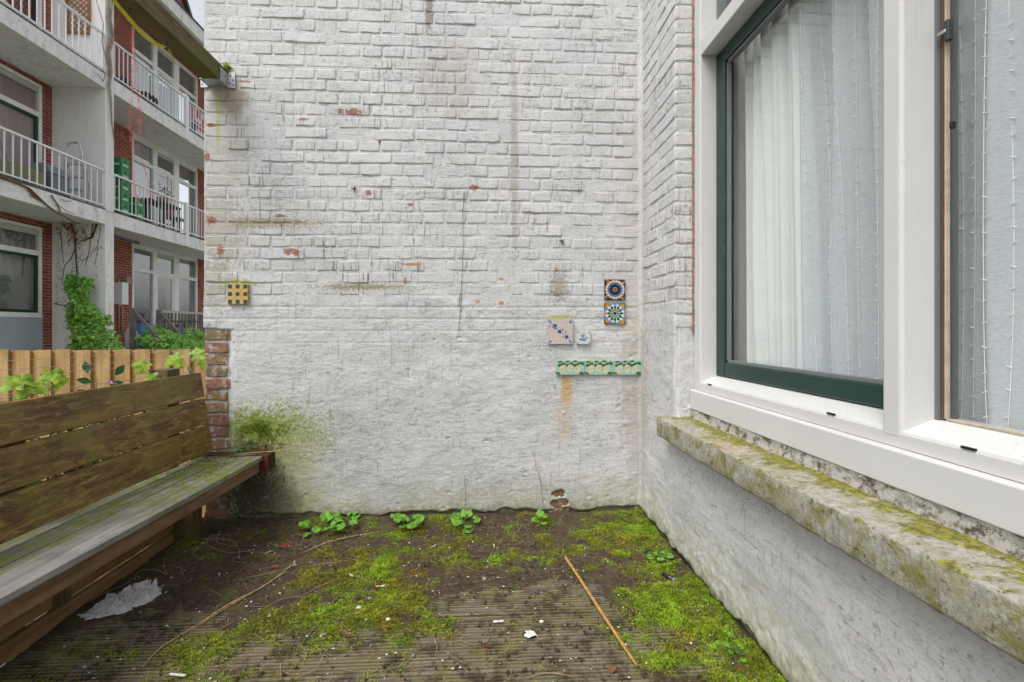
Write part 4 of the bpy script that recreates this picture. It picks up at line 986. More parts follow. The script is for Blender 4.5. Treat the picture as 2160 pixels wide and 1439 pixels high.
def d_bird(p):
    for sx_ in (-1, 1):
        for sz_ in (-1, 1): leafp(p, sx_ * .9, sz_ * .9, .22, .07, math.atan2(-sz_, -sx_) + .5, 1); leafp(p, sx_ * .9, sz_ * .9, .2, .06, math.atan2(-sz_, -sx_) - .6, 1)
    p([(-.80, -.18), (-.5, -.28), (-.25, -.5), (.1, -.58), (.38, -.40), (.55, -.12), (.72, .02), (.80, .0), (.70, .10), (.52, .16), (.36, .06), (.2, -.10), (-.1, -.18), (-.4, -.12)], 2)
    p([(-.10, -.15), (-.45, .35), (-.30, .30), (-.15, .62), (-.02, .40), (.12, .60), (.14, .30), (.22, .02)], 1); leafp(p, -.05, -.05, .55, .07, 1.75, 3); leafp(p, .08, -.05, .5, .06, 1.4, 3)
    leafp(p, -.78, -.2, .7, .08, -.25, 1); leafp(p, -.35, -.42, .75, .07, .12, 1)
tile('decorative_tile', 'small white tile with a blue flying bird', 1215.5, 698, 1243.5, 726, 0.014, [G['white'], G['cobalt'], G['pale'], G['white']], d_bird)
def d_apple(k):
    def d(p):
        rr = random.Random(k)
        for i in range(3):
            xc = -.62 + i * .56 + rr.uniform(-.03, .03)
            leafp(p, xc - .26, .10, .52, .22, 1.0, 1); leafp(p, xc + .18, .75, .40, .16, -1.9, 1)
            leafp(p, xc + .05, .9, .40, .14, -2.6 - i * .2, 1)
        leafp(p, -.98, -.9, .30, .22, .9, 1); leafp(p, .62, -.9, .40, .26, .7, 1); leafp(p, .70, .55, .28, .3, .2, 1)
        for i, zc in enumerate((-.22, -.10, -.24)):
            xc = -.58 + i * .54; disc(p, .20, 3, (xc, zc - .03), 18, .58); disc(p, .19, 2, (xc, zc), 18, .54); disc(p, .022, 4, (xc + .02, zc), 8, .07)
        L = [(-.6, .62), (-.3, .45), (0.0, .50), (.3, .30), (.45, .20)]
        for a, b_ in zip(L, L[1:]): p([(a[0], a[1] - .05), (b_[0], b_[1] - .05), (b_[0], b_[1] + .04), (a[0], a[1] + .04)], 4)
    return d
for k, lab in enumerate(('leftmost of three aqua border tiles with cream apples', 'middle one of three aqua border tiles with cream apples', 'aqua border tile with cream apples, nearest the corner')):
    x0 = 1172.5 + k * 59.8; tile('border_tile', lab, x0, 760, x0 + 59, 790, 0.012, [G['aqua'], G['leaf'], G['apple'], G['apple'], G['brown']], d_apple(k), group='apple border tiles')

# ================================================================ plants, litter
M['leaf_bright'] = leafmat('bright_leaf', (0.14, 0.34, 0.03), 0.5, 0.3, 45); M['leaf_ivy'] = leafmat('ivy_leaf', (0.22, 0.44, 0.075), 0.65, scale=22); M['leaf_vine'] = leafmat('vine_leaf', (0.27, 0.40, 0.035), 0.45, 0.4, 40)
M['leaf_hedge'] = leafmat('hedge_leaf', (0.06, 0.07, 0.015)); M['leaf_dark'] = leafmat('dark_leaf', (0.03, 0.10, 0.035)); M['stem_green'] = plain('green_stem', (0.09, 0.14, 0.03)); M['leaf_dead'] = leafmat('dead_leaf', (0.22, 0.09, 0.035), 0.4, 0.1); M['leaf_red'] = leafmat('red_leaf', (0.20, 0.02, 0.02), 0.4, 0.1)
M['straw'] = plain('straw', (0.34, 0.24, 0.11), 0.7, var=0.3, scale=60); M['root'] = plain('dry_root', (0.27, 0.20, 0.13), 0.8, var=0.3, scale=80); M['bamboo'] = plain('cane', (0.40, 0.22, 0.07), 0.55, var=0.3, scale=50)
M['twig'] = plain('brown_twig', (0.10, 0.06, 0.035), 0.8, var=0.3); M['chip'] = plain('white_chip', (0.62, 0.61, 0.57), 0.7, var=0.15, scale=90); M['stone_grey'] = plain('grey_pebble', (0.22, 0.215, 0.20), 0.8, var=0.3, scale=90, bump=0.5)
M['filter'] = plain('butt_filter', (0.55, 0.33, 0.12), 0.8, var=0.25, scale=200); M['paper'] = plain('butt_paper', (0.66, 0.64, 0.60), 0.8); M['dark_tuft'] = plain('dark_tuft', (0.02, 0.018, 0.01), 0.9)
def leaf_geo(kind, s_, seed=0):
    """flat-ish leaf in local space: stalk at origin, blade along +Y, up +Z"""
    r = random.Random(seed); q = MB()
    if kind == 'lobed':        # rounded fan with a wavy rim
        n = 26; ring = []; rim = []
        for k in range(n + 1):
            a = R(-155) + R(310) * k / n; rad = s_ * (0.50 + 0.045 * math.cos(a * 4 + .3) + 0.022 * math.cos(a * 13 + r.random()))
            zz = 0.05 * s_ * math.cos(a * 4); ring.append((rad * .55 * math.sin(a), s_ * 0.40 + rad * .55 * math.cos(a), zz * .5 + .05 * s_)); rim.append((rad * math.sin(a), s_ * 0.42 + rad * math.cos(a), zz + 0.02 * s_ * math.sin(a * 3)))
        v = [(0, s_ * 0.30, 0)] + ring + rim
        q.add(v, [(0, k, k + 1) for k in range(1, n + 1)] + [(k, k + n + 1, k + n + 2, k + 1) for k in range(1, n + 1)])
    elif kind == 'ivy':
        o = [(0, 0, 0), (-.42, -.12, .02), (-.30, .18, .05), (-.55, .45, -.03), (-.20, .50, .06), (0, 1.0, -.05), (.20, .50, .06), (.55, .45, -.03), (.30, .18, .05), (.42, -.12, .02)]
        v = [(x * s_, y * s_, z * s_) for x, y, z in o] + [(0, .35 * s_, .0)]
        q.add(v, [(10, k, k + 1) for k in range(0, 9)] + [(10, 9, 0)])
    elif kind == 'grape':
        o = []; n = 30
        for k in range(n + 1):
            a = R(-155) + R(310) * k / n; rad = 0.52 * (0.88 + 0.11 * math.cos(a * 5) + 0.06 * math.cos(a * 17))
            o.append((rad * math.sin(a) * s_, (0.40 + rad * math.cos(a)) * s_, s_ * (0.03 * math.cos(a * 5) - 0.10 * abs(math.sin(a)))))
        q.add([(0, .28 * s_, .0)] + o, [(0, k, k + 1) for k in range(1, n + 1)])
    else:                      # simple pointed
        o = [(0, 0, 0), (-.22, .3, .06), (-.26, .55, .05), (-.12, .82, 0), (0, 1, -.08), (.12, .82, 0), (.26, .55, .05), (.22, .3, .06)]
        q.add([(x * s_, y * s_, z * s_) for x, y, z in o] + [(0, .5 * s_, -.02 * s_)], [(8, k, (k + 1) % 8) for k in range(8)])
    return q
LG = {}
def leafmesh(kind, mat, i):
    k = (kind, mat, i)
    if k not in LG: LG[k] = leaf_geo(kind, 1.0, i).mesh('leaf', M[mat], True, False)
    return LG[k]
def plant(name, label, cat, base, n_, size, spread, height, kind, mat, group=None, seed=0, droop=0.5):
    r = random.Random(seed); root = thing(name, label, cat, group, base); q = MB()
    for i in range(n_):
        a = 2 * math.pi * i / n_ + r.uniform(-.5, .5); d = spread * r.uniform(0.15, 1); hh = height * r.uniform(0.4, 1) * (1.1 - 0.5 * d / spread)
        tip = Vector((d * math.cos(a), d * math.sin(a), hh)); sz = size * r.uniform(.7, 1.15)
        q.tube([(0, 0, 0), tip * 0.5 + Vector((0, 0, hh * .2)), tip], [.0016, .0013, .0009], 5, cap=False)
        o = obj('leaf', leafmesh(kind, mat, i % 4), root, tip, (r.uniform(-.1, .35), r.uniform(-.3, .3), a - math.pi / 2)); o.scale = (sz, sz, sz)
        o.rotation_euler = (Matrix.Rotation(r.uniform(.15, .6), 3, 'X') @ o.rotation_euler.to_matrix()).to_euler()
    q.build('stem', M['stem_green'], root, smooth=True); return root
for i, (px, py, n_, sp, lab) in enumerate(((683, 1118, 9, .075, 'leafy green weed at the wall foot nearest the bench'), (733, 1108, 7, .06, 'green weed beside the biggest weed at the wall foot'), (853, 1112, 8, .055, 'green weed at the wall foot below the middle of the wall'),
                                  (978, 1108, 8, .055, 'green weed at the wall foot below the thin dry stem'), (1142, 1106, 6, .03, 'small green weed at the wall foot left of the flaked brick'))):
    x_, y_ = aZ(px, py, 0.02); y_ = min(y_, WY - 0.045)
    plant('weed', lab, 'weed', (x_, y_, 0.012), n_, 0.054 if i != 4 else 0.036, sp, 0.060, 'lobed', 'leaf_bright', 'weeds along the foot of the white wall', seed=i + 3)
plant('weed', 'small grey green weeds sprouting at the bench end by the wall', 'weed', (-1.19, 2.568, .384), 16, 0.020, 0.085, 0.045, 'lobed', 'leaf_dark', seed=41)
for i, (xx, zz, sz) in enumerate(((-1.10, .392, .05), (-1.14, .394, .045), (-1.24, .392, .05))):
    o = obj('fallen_leaf', leafmesh('simple', 'leaf_dead', 0), None, (xx, 2.55, zz), (.5, .3, 1 + i * 2)); o.scale = (sz,) * 3; tag(o, ('brown leaf at the jutting corner of the bench end', 'brown leaf in the middle of the bench end', 'brown leaf at the raw brick side of the bench end')[i], 'leaf')
x_, y_ = aZ(1392, 1185); plant('weed', 'small weed in the corner below the stone sill', 'weed', (min(x_, XR - .045), y_, 0.012), 7, 0.026, 0.038, 0.035, 'lobed', 'leaf_bright', seed=21)
x_, y_ = aZ(1552, 1385); plant('weed', 'trailing clover like weed at the foot of the house wall', 'weed', (min(x_, XR - .05), y_, 0.010), 11, 0.016, 0.06, 0.03, 'lobed', 'leaf_bright', seed=22)
# tufts in the wall
for px, py, lab in ((748, 400, 'dark dry tuft growing from a hole in the brick wall'), (1185, 509, 'small dry tuft in the wall above the tiles')):
    x_, z_ = aY(px, py, WY); q = MB()
    for i in range(26):
        a = random.uniform(0, 6.28); l = random.uniform(.006, .022); q.tube([(x_, WY - .001, z_), (x_ + l * math.cos(a) * .6, WY - .010, z_ + l * math.sin(a) * .5), (x_ + l * math.cos(a), WY - .012, z_ + l * math.sin(a) - .004)], [.0012, .0009, .0003], 4, cap=False)
    tag(q.build('dry_tuft', M['dark_tuft'], None), lab, 'tuft')
def wallpts(L, off=0.006): return [(*(lambda t: (t[0], WY - off, t[1]))(aY(px, py, WY)),) for px, py in L]
q = MB().tube(wallpts([(979, 405), (978, 430), (976, 445), (977, 520), (974, 600), (972, 650), (967, 706)], .007), [.0020, .0014, .0010, .0010, .0012, .0012, .0006], 5); q.tube(wallpts([(972, 618), (969, 632), (967, 646)], .007), [.001, .002, .0006], 5)
tag(q.build('hanging_cord', M['black'], None, smooth=True), 'thin dark cord hanging down the white brick wall', 'cord')
for L, lab in (([(979, 1000), (982, 1030), (981, 1095)], 'thin dry stem standing against the wall above a weed'), ([(1125, 950), (1130, 985), (1141, 1015), (1144, 1060), (1146, 1100)], 'thin dry stem against the wall beside the flaked brick')):
    tag(MB().tube(wallpts(L, .012), .0009, 4).build('dry_weed', M['twig'], None, smooth=True), lab, 'weed')
# snail shell on the wall
x_, z_ = aY(1188, 870, WY); q = MB()
q.grid(lambda u, t: (x_ + .006 * math.cos(6.28 * u) * math.cos(t * 1.57), WY - .004 - .006 * math.sin(t * 1.57), z_ + .006 * math.sin(6.28 * u) * math.cos(t * 1.57)), 12, 5)
tag(q.build('wall_plug', M['chip'], None, smooth=True), 'small pale stub on the wall below the apple tiles', 'stub')

# litter on the deck
def gz(x_, y_): return max(float(soil_z(np.array(x_), np.array(y_))), 0.0)
def ground_path(L, r_, mat, name, lab, cat, lift=0.006, n=5, group=None):
    pts = []
    for px, py in L: x_, y_ = aZ(px, py); pts.append(Vector((x_, y_, gz(x_, y_) + lift)))
    if len(pts) > 2:      # smooth
        out = []
        for i in range(len(pts) - 1):
            p0, p1, p2, p3 = pts[max(i - 1, 0)], pts[i], pts[i + 1], pts[min(i + 2, len(pts) - 1)]
            for t in np.linspace(0, 1, 6, endpoint=False): out.append(0.5 * ((2 * p1) + (p2 - p0) * t + (2 * p0 - 5 * p1 + 4 * p2 - p3) * t * t + (3 * p1 - p0 - 3 * p2 + p3) * t ** 3))
        pts = out + [pts[-1]]
    rr = [r_ * (0.6 + 0.4 * math.sin(math.pi * min(1, i / max(1, len(pts) - 1) + .15))) for i in range(len(pts))]
    return tag(MB().tube(pts, rr, n).build(name, M[mat], None, smooth=True), lab, cat, group)
a = Vector((*aZ(1192, 1182), 0.014)); b_ = Vector((*aZ(1343, 1413), 0.012))
st = thing('cane_stick', 'straight tan cane lying across the deck', 'stick', loc=a)
q = MB().tube([Vector((0, 0, 0)), (b_ - a) * .3 + Vector((.001, 0, .001)), (b_ - a) * .62, (b_ - a) * .9, b_ - a], [.0062, .0066, .0064, .0058, .0030], 5); q.build('cane', M['bamboo'], st)
q = MB().tube([(b_ - a) * .15 + Vector((-.004, .002, 0)), (b_ - a) * .15 + Vector((-.022, -.004, -.004))], .005, 5); q.build('root_knot', M['twig'], st)
ground_path([(626, 1190), (560, 1240), (480, 1282), (420, 1320), (340, 1370), (300, 1412)], .0032, 'straw', 'straw_stalk', 'long straw stalk lying diagonally near the bench', 'straw')
ground_path([(606, 1210), (540, 1250), (455, 1300), (400, 1338)], .0022, 'straw', 'straw_stalk', 'thinner straw stalk beside the long diagonal one', 'straw')
ground_path([(640, 1170), (700, 1148), (780, 1130), (825, 1124)], .0026, 'straw', 'straw_stalk', 'reddish straw stalk lying in front of the wall weeds', 'straw')
ground_path([(690, 1143), (700, 1165), (708, 1190)], .0012, 'straw', 'straw_stalk', 'short straw stalk below the leafy weed', 'straw')
for L, lab in (([(350, 1175), (390, 1150), (440, 1143), (490, 1148), (505, 1175), (490, 1190), (520, 1195)], 'pale dry root curling beside the bench post'), ([(425, 1150), (450, 1162), (480, 1170), (530, 1172), (600, 1180)], 'pale dry root trailing from the bench towards the moss'),
               ([(440, 1140), (460, 1132), (458, 1150), (500, 1160)], 'small looped root near the raw brick corner'), ([(285, 1235), (290, 1215), (330, 1210), (352, 1220), (345, 1200), (380, 1205), (385, 1220)], 'tangled dry root behind the plastic bag'),
               ([(195, 1285), (200, 1275), (240, 1255), (270, 1240), (310, 1200), (317, 1170)], 'dry root bent along the bench foot'), ([(1110, 1436), (1150, 1426), (1195, 1430), (1212, 1439)], 'reddish curved root at the front of the deck'),
               ([(745, 1220), (760, 1215), (768, 1232), (785, 1240)], 'thin looped root on the mossy deck'), ([(915, 1350), (922, 1372), (918, 1390)], 'bent dry root on the bare boards')):
    ground_path(L, .0018, 'root', 'dry_root', lab, 'root', .008)
for L, lab in zip(([(560, 1150), (600, 1160), (640, 1152)], [(520, 1225), (560, 1215), (640, 1195)], [(640, 1260), (700, 1235), (760, 1225)], [(560, 1290), (600, 1270), (650, 1268)], [(960, 1190), (990, 1205), (1020, 1212)], [(660, 1200), (720, 1190), (790, 1180)], [(840, 1410), (870, 1392)], [(690, 1290), (720, 1262), (735, 1250)], [(150, 1370), (170, 1340), (190, 1320)]), ['thin dry stem in front of the rust brown leaf', 'thin dry stem above the straw stalks', 'thin dry stem beside the short orange butt', 'thin dry stem left of the mossy patch', 'thin dry stem in the middle of the moss', 'thin dry stem below the leafy weed', 'thin dry stem at the front of the boards', 'thin dry stem over the bright moss patch', 'thin dry stem in front of the plastic bag']):
    ground_path(L, .0011, 'root', 'dry_straw', lab, 'straw', .007, 4, 'dry stems scattered on the deck')
# plastic bag
cx_, cy_ = aZ(252, 1278); bag = thing('plastic_bag', 'crumpled translucent white plastic bag on the deck', 'bag', loc=(cx_, cy_, 0.004))
ax = Vector((*aZ(330, 1245), 0)) - Vector((*aZ(178, 1306), 0)); L_ = ax.length; axn = ax.normalized(); pn = Vector((-axn.y, axn.x, 0))
def bagf(u, t):
    wdt = (0.030 + 0.050 * sstep(0, .45, u) * (1 - 0.35 * sstep(.8, 1, u)) + 0.025 * float(fbm(u * 9, .5, 3, 95)))
    p = axn * (u - .5) * L_ + pn * (t - .5) * 2 * wdt
    ridg = abs(float(fbm(u * 8 + t * 3, t * 6, 4, 96))) * 0.075 + abs(float(fbm(u * 16, t * 16 + u * 5, 3, 97))) * 0.03
    h_ = (ridg + .006) * float(sstep(0, .22, t) * sstep(1, .78, t)) * (0.4 + 0.9 * float(sstep(.1, .5, u)))
    p = p + Vector((float(fbm(u * 12, t * 9, 2, 98)), float(fbm(u * 12, t * 9, 2, 99)), 0)) * 0.03
    return (p.x, p.y, h_ + 0.004)
mb_ = NT('white_film', 0.25, 0.5); mb_.col((0.85, 0.86, 0.87)); tp = mb_.n('BsdfTransparent'); tl_ = mb_.n('BsdfTranslucent'); mx = mb_.n('MixShader'); mx.inputs[0].default_value = .3; mx2 = mb_.n('MixShader'); mb_.put(mx2.inputs[0], mb_.rng(mb_.noise(70, 4), .4, .7, .0, .35))
tl_.inputs[0].default_value = (.8, .82, .83, 1)
for a_, c_ in ((mb_.b.outputs[0], mx.inputs[1]), (tl_.outputs[0], mx.inputs[2]), (mx.outputs[0], mx2.inputs[1]), (tp.outputs[0], mx2.inputs[2]), (mx2.outputs[0], mb_.out.inputs[0])): mb_.t.links.new(a_, c_)
MB().grid(bagf, 60, 30).build('film', mb_.mat, bag, smooth=True, fix=False)
# stick and glasses-case like dark strip on the bench end
q = MB().tube([(-1.22, 2.50, .386), (-1.13, 2.515, .389), (-1.03, 2.528, .391), (-.945, 2.533, .392)], [.0035, .0035, .003, .001], 5); tag(q.build('twig', M['bamboo'], None, smooth=True), 'brown twig lying across the bench end and jutting past it', 'twig')
q = MB().tube([(-1.225, 2.47, .385), (-1.17, 2.478, .386), (-1.11, 2.486, .386)], .0045, 6); tag(q.build('pen', plain('grey_blade', (.10, .115, .11), .3), None, smooth=True), 'thin grey green rod lying on the bench end', 'rod')
# leaf debris piled behind the bench end
def small_leaf(px, py, sz, mat, lab, name='fallen_leaf', kind='simple', grp=None, zz=None, rot=None):
    x_, y_ = aZ(px, py); o = obj(name, leafmesh(kind, mat, 0), None, (x_, y_, (gz(x_, y_) if zz is None else zz) + .005), rot or (random.uniform(-.4, .4), random.uniform(-.4, .4), random.uniform(0, 6))); o.scale = (sz,) * 3; return tag(o, lab, 'leaf', grp)
for px, py, sz, mat, lab in ((615, 1152, .05, 'leaf_red', 'dark red leaf in front of the leafy weed'), (590, 1203, .035, 'leaf_red', 'small red leaf near the straw stalks'), (638, 1132, .06, 'leaf_dead', 'rust brown leaf beside the biggest weed'), (485, 1138, .03, 'leaf_dead', 'orange brown leaf near the raw brick corner'),
                         (722, 1343, .032, 'leaf_dead', 'pinkish brown leaf on the bare boards at left'), (575, 1168, .045, 'straw', 'pale curled leaf by the red leaf'), (342, 1237, .05, 'straw', 'pale pointed leaf behind the plastic bag'), (1032, 1366, .02, 'leaf_red', 'tiny red leaf on the bare boards'),
                         (1378, 1157, .035, 'leaf_dead', 'brown leaf in the corner by the house wall'), (1555, 1410, .04, 'leaf_red', 'dark red leaf at the foot of the house wall'), (870, 1207, .022, 'leaf_dead', 'small orange leaf on the moss'), (1290, 1425, .05, 'leaf_dead', 'curled brown leaf at the end of the cane'), (1345, 1300, .03, 'leaf_red', 'dark leaf right of the cane')):
    small_leaf(px, py, sz, mat, lab)
def butt(px, py, ang, L, lab, white=True):
    x_, y_ = aZ(px, py); root = thing('cigarette_butt', lab, 'cigarette butt', 'cigarette butts on the deck', (x_, y_, gz(x_, y_) + .008), R(ang))
    MB().tube([(-L / 2, 0, 0), (L * .1, 0, 0)], .0036, 8).build('filter', M['filter' if white else 'paper'], root, smooth=True); MB().tube([(L * .1, 0, 0), (L / 2, 0, .001)], [.0035, .003], 8).build('paper_end', M['paper'], root, smooth=True)
butt(915, 1159, 50, .028, 'pale cigarette butt in the moss before the wall'); butt(1042, 1160, 95, .03, 'orange cigarette butt in the moss below the thin stems'); butt(803, 1247, 5, .034, 'fat tan cigarette butt between moss and boards'); butt(1052, 1316, 0, .036, 'white paper roll on the bare boards', False); butt(742, 1226, 140, .022, 'short orange cigarette butt at the moss edge')
butt(375, 1431, -12, .05, 'large white cigarette end at the front left', False)
def pebble(px, py, s_, mat, lab, name='pebble'):
    x_, y_ = aZ(px, py); q = MB(); sd2 = random.randint(0, 40)
    q.grid(lambda u, t: tuple(c_ * s_ * (.8 + 1.0 * float(fbm(abs(u - .5) * 5, t * 3, 2, sd2))) for c_ in (math.cos(6.2832 * u) * math.sin(t * math.pi), .8 * math.sin(6.2832 * u) * math.sin(t * math.pi), .45 * math.cos(t * math.pi))), 10, 6)
    o = q.build(name, M[mat], None, smooth=True); o.location = (x_, y_, gz(x_, y_) + s_ * .4); o.rotation_euler.z = random.uniform(0, 6); tag(o, lab, 'pebble')
for a_ in ((780, 1271, .012, 'stone_grey', 'blue grey pebble at the moss edge'), (683, 1342, .016, 'stone_grey', 'large pale grey pebble on the boards at left'), (1022, 1224, .013, 'stone_grey', 'buff pebble in the middle of the moss'), (818, 1315, .009, 'chip', 'white pebble left of the bare boards'), (1143, 1313, .010, 'chip', 'pale snail shell on the bare boards'), (756, 1293, .011, 'chip', 'white rounded chip at the moss patch'), (872, 1385, .010, 'stone_grey', 'tan pebble at the front of the boards'), (622, 1197, .011, 'stone_grey', 'dark pebble beside the straw stalks'), (1344, 1140, .010, 'stone_grey', 'pebble in the far right corner')):
    pebble(*a_)
# torn paper and black lighter
x_, y_ = aZ(1118, 1342); q = MB().grid(lambda u, t: (x_ + (u - .5) * .045 * (1 - .4 * t) + .01 * float(fbm(u * 6, t * 6, 2, 3)), y_ + (t - .5) * .034 + .012 * float(fbm(t * 7, u * 5, 2, 4)), .006 + .02 * abs(float(fbm(u * 5, t * 5, 3, 5)))), 8, 8)
tag(q.build('paper_scrap', M['paper'], None, smooth=True, fix=False), 'torn white paper scrap on the bare boards', 'paper')
x_, y_ = aZ(1411, 1227); root = thing('lighter', 'black cigarette lighter at the foot of the house wall', 'lighter', loc=(x_, y_, .018), rz=R(-68))
MB().tube([(-.03, 0, 0), (.022, 0, 0)], .009, 10).build('body', plain('black_plastic', (.012, .02, .028), .2, .6), root, smooth=True); MB().box(.022, .034, -.006, .006, -.008, .007).build('cap', M['steel'], root, .001)
# crumbs: white chips, petals, dark clods (uncountable)
def crumbs(name, label, N, mat, smin, smax, dens, flat=.35):
    x, y = scatter(N, dens, XL + .05, XR - .03, 1.15, WY - .03); s_ = smin + (smax - smin) * rng.random(len(x)) ** 3
    z = np.maximum(soil_z(x, y), 0) + .004; K = len(x); a_ = rng.random(K) * 6.28
    base = np.array([[1, 0, 0], [0, .7, 0], [-1, 0, 0], [0, -.7, 0], [0, 0, 1], [0, 0, -1]], float) * np.array([1, 1, flat])
    v = base[None] * s_[:, None, None] * (0.7 + .6 * rng.random((K, 6, 1))); c_, s2 = np.cos(a_)[:, None], np.sin(a_)[:, None]
    v = np.stack([v[..., 0] * c_ - v[..., 1] * s2 + x[:, None], v[..., 0] * s2 + v[..., 1] * c_ + y[:, None], v[..., 2] + z[:, None]], -1).reshape(-1, 3)
    fb_ = np.array([[0, 1, 4], [1, 2, 4], [2, 3, 4], [3, 0, 4], [1, 0, 5], [2, 1, 5], [3, 2, 5], [0, 3, 5]]); f = (fb_[None] + np.arange(K)[:, None, None] * 6).reshape(-1, 3)
    tag(obj(name, np_mesh(name, v, f, M[mat], False)), label, 'litter', kind='stuff')
crumbs('white_crumbs', 'tiny white paint chips and petals strewn over the deck', 1300, 'chip', .0012, .006, lambda x, y: .75 + 0 * x)
crumbs('dark_clods', 'small dark clods of soil on the deck boards', 5200, 'soil', .002, .010, lambda x, y: .45 + fbm(x * 6, y * 6, 3, 65) * 1.4, .8)
crumbs('brown_crumbs', 'brown leaf crumbs strewn over the deck', 3000, 'leaf_dead', .0015, .006, lambda x, y: .5 + fbm(x * 5, y * 5, 3, 66) * 1.4)
# fine dry needles
x, y = scatter(1500, lambda x, y: .5 + fbm(x * 4, y * 4, 3, 67) * 1.6, XL + .05, XR - .03, 1.2, WY - .05); K = len(x); a_ = rng.random(K) * 6.28; l = .008 + .03 * rng.random(K) ** 2; z = np.maximum(soil_z(x, y), 0) + .006
d = np.stack([np.cos(a_), np.sin(a_), (rng.random(K) - .3) * .3], 1) * l[:, None]; n_ = np.stack([-np.sin(a_), np.cos(a_), 0 * a_], 1) * .0009; p = np.stack([x, y, z], 1)
v = np.stack([p - d - n_, p - d + n_, p + d + n_, p + d - n_], 1).reshape(-1, 3); f = np.arange(K * 4).reshape(-1, 4)
tag(obj('dry_needles', np_mesh('dry_needles', v, f, M['root'], False)), 'fine dry needles and fibres strewn over the deck', 'litter', kind='stuff')

# ================================================================ garden behind the bench
GZ = -0.90
def lawnmat():
    m = NT('lawn', 0.9, 0.1); c = m.ramp(m.noise(3, 6, .7), [(.3, (.06, .09, .02)), (.7, (.14, .19, .05))]); c = m.mix(m.rng(m.noise(1.2, 5, .7), .40, .55), c, (.26, .25, .22)); m.col(c); m.bump(m.noise(60, 5), 1, .03); return m.mat
g_ = MB().grid(lambda u, t: (-60 + 120 * u, -60 + 120 * t, GZ), 2, 2).build('ground', lawnmat(), None); tag(g_, kind='structure')
FY = 3.40
fence = thing('fence', 'yellow wooden board fence behind the bench', 'fence', loc=(-2.4, FY, GZ)); fl = Vector((-2.4, FY, GZ))
ftop = 0.862
bm1 = MB().box(-.0425, .0425, -.010, .010, 0, ftop - GZ).mesh('board', M['wood_fence']); bm2 = MB().box(-.0425, .0425, -.009, .009, 0, ftop - GZ - .012).mesh('board', M['wood_fence_back'])
x_ = -4.6; k = 0
while x_ < -1.42:
    obj('board', bm1, fence, Vector((x_ + random.uniform(-.004, .004), FY - .011, GZ + random.uniform(-.004, .002))) - fl, (0, random.gauss(0, .003), 0))
    obj('board', bm2, fence, Vector((x_ + .0625, FY + .0095, GZ + random.uniform(-.006, 0))) - fl); x_ += .125; k += 1
for zz in (ftop - .062, 0.0, -.7):
    MB().box(-2.2, 1.0, .0195, .045, zz - GZ, zz + .055 - GZ).build('rail', M['wood_fence_back'], fence)
# ---- trellis wires and young vines
M['wire'] = plain('pale_wire', (.50, .52, .42), .6)
for i, ((xa, ya), (xb, yb)) in enumerate((((0, 758), (425, 737)), ((0, 775), (425, 752)), ((0, 790), (425, 762)), ((0, 828), (425, 782)), ((60, 832), (425, 776)))):
    Y_a, z_a = aX(xa, ya, -1.66); Y_b, z_b = aX(xb, yb, -1.66)
    q = MB().tube([(-1.66, Y_a - .5, z_a), (-1.66, (Y_a + Y_b) / 2, (z_a + z_b) / 2 - .006), (-1.66, Y_b, z_b)], .0011, 4)
    tag(q.build('trellis_wire', M['wire'], None), ('topmost', 'second highest', 'third highest', 'fourth highest', 'lowest')[i] + ' of the thin trellis wires behind the bench back', 'wire', 'trellis wires behind the bench')
def vine(px, py, Xp, leaves, lab, mat='leaf_vine', size=.072, kind='grape', seed=0):
    r = random.Random(seed); Y_, z_ = aX(px, py, Xp); root = thing('grapevine_shoot' if kind == 'grape' else 'garden_plant', lab, 'plant', None, (Xp, Y_, z_ - .35)); q = MB()
    q.tube([(0, 0, 0), (.01, .01, .15), (-.005, 0, .30), (.0, .0, .36)], [.004, .003, .002, .001], 5)
    for dx, dz, s_, rz in leaves:
        p = Vector((r.uniform(-.04, .04), dx, .35 + dz)); q.tube([(0, 0, .28 + dz * .3), p * .8 + Vector((0, 0, .07)), p], .0012, 4, cap=False)
        o = obj('leaf', leafmesh(kind, mat, len(root.children) % 4), root, p, (Matrix.Rotation(R(37) + r.uniform(-.5, .5), 3, 'Z') @ Matrix.Rotation(r.uniform(.8, 1.4), 3, 'X') @ Matrix.Rotation(R(rz), 3, 'Z')).to_euler()); o.scale = (size * s_,) * 3
    q.build('stem', M['stem_green'], root, smooth=True)
vine(20, 842, -1.50, ((-.05, .0, 1.1, 60), (.02, .01, 1.3, -30), (.05, .03, .9, 20), (-.09, -.02, 1.0, 90)), 'lime green vine leaves over the bench back at far left', seed=1)
vine(98, 818, -1.50, ((-.03, .0, .9, 60), (.05, -.005, 1.2, -30), (.0, .01, .8, 10), (-.06, -.02, .8, 120)), 'lime green vine leaves left of the pink flower', seed=2)
vine(342, 782, -1.50, ((-.05, .015, 1.1, 70), (.05, .01, 1.2, -40), (.0, -.02, .9, 170), (.07, -.03, .8, -90), (-.06, -.02, .9, 110)), 'lime green vine leaves left of the bench post', seed=3)
vine(400, 758, -1.56, ((-.03, .0, 1.0, 70), (.05, .01, 1.2, -60), (.03, -.03, .8, -100), (.10, -.02, .9, -80)), 'pale vine leaves by the raw brick corner', seed=4)
vine(205, 805, -1.62, ((-.04, .0, .9, 70), (.05, .02, 1.0, -40), (.0, .035, .9, 10), (.06, -.02, .9, -80), (-.05, -.03, .8, 110)), 'dark green plant behind the middle of the bench back', mat='leaf_dark', seed=5, kind='simple', size=.06)
Y_, z_ = aX(235, 812, -1.56); root = thing('pink_flower', 'small pink flower just above the bench back', 'flower', loc=(-1.56, Y_, z_ - .3)); MB().tube([(0, 0, 0), (0, 0, .3)], .002, 5).build('stem', M['stem_green'], root)
pk = plain('pink_petal', (.55, .22, .40), .7)
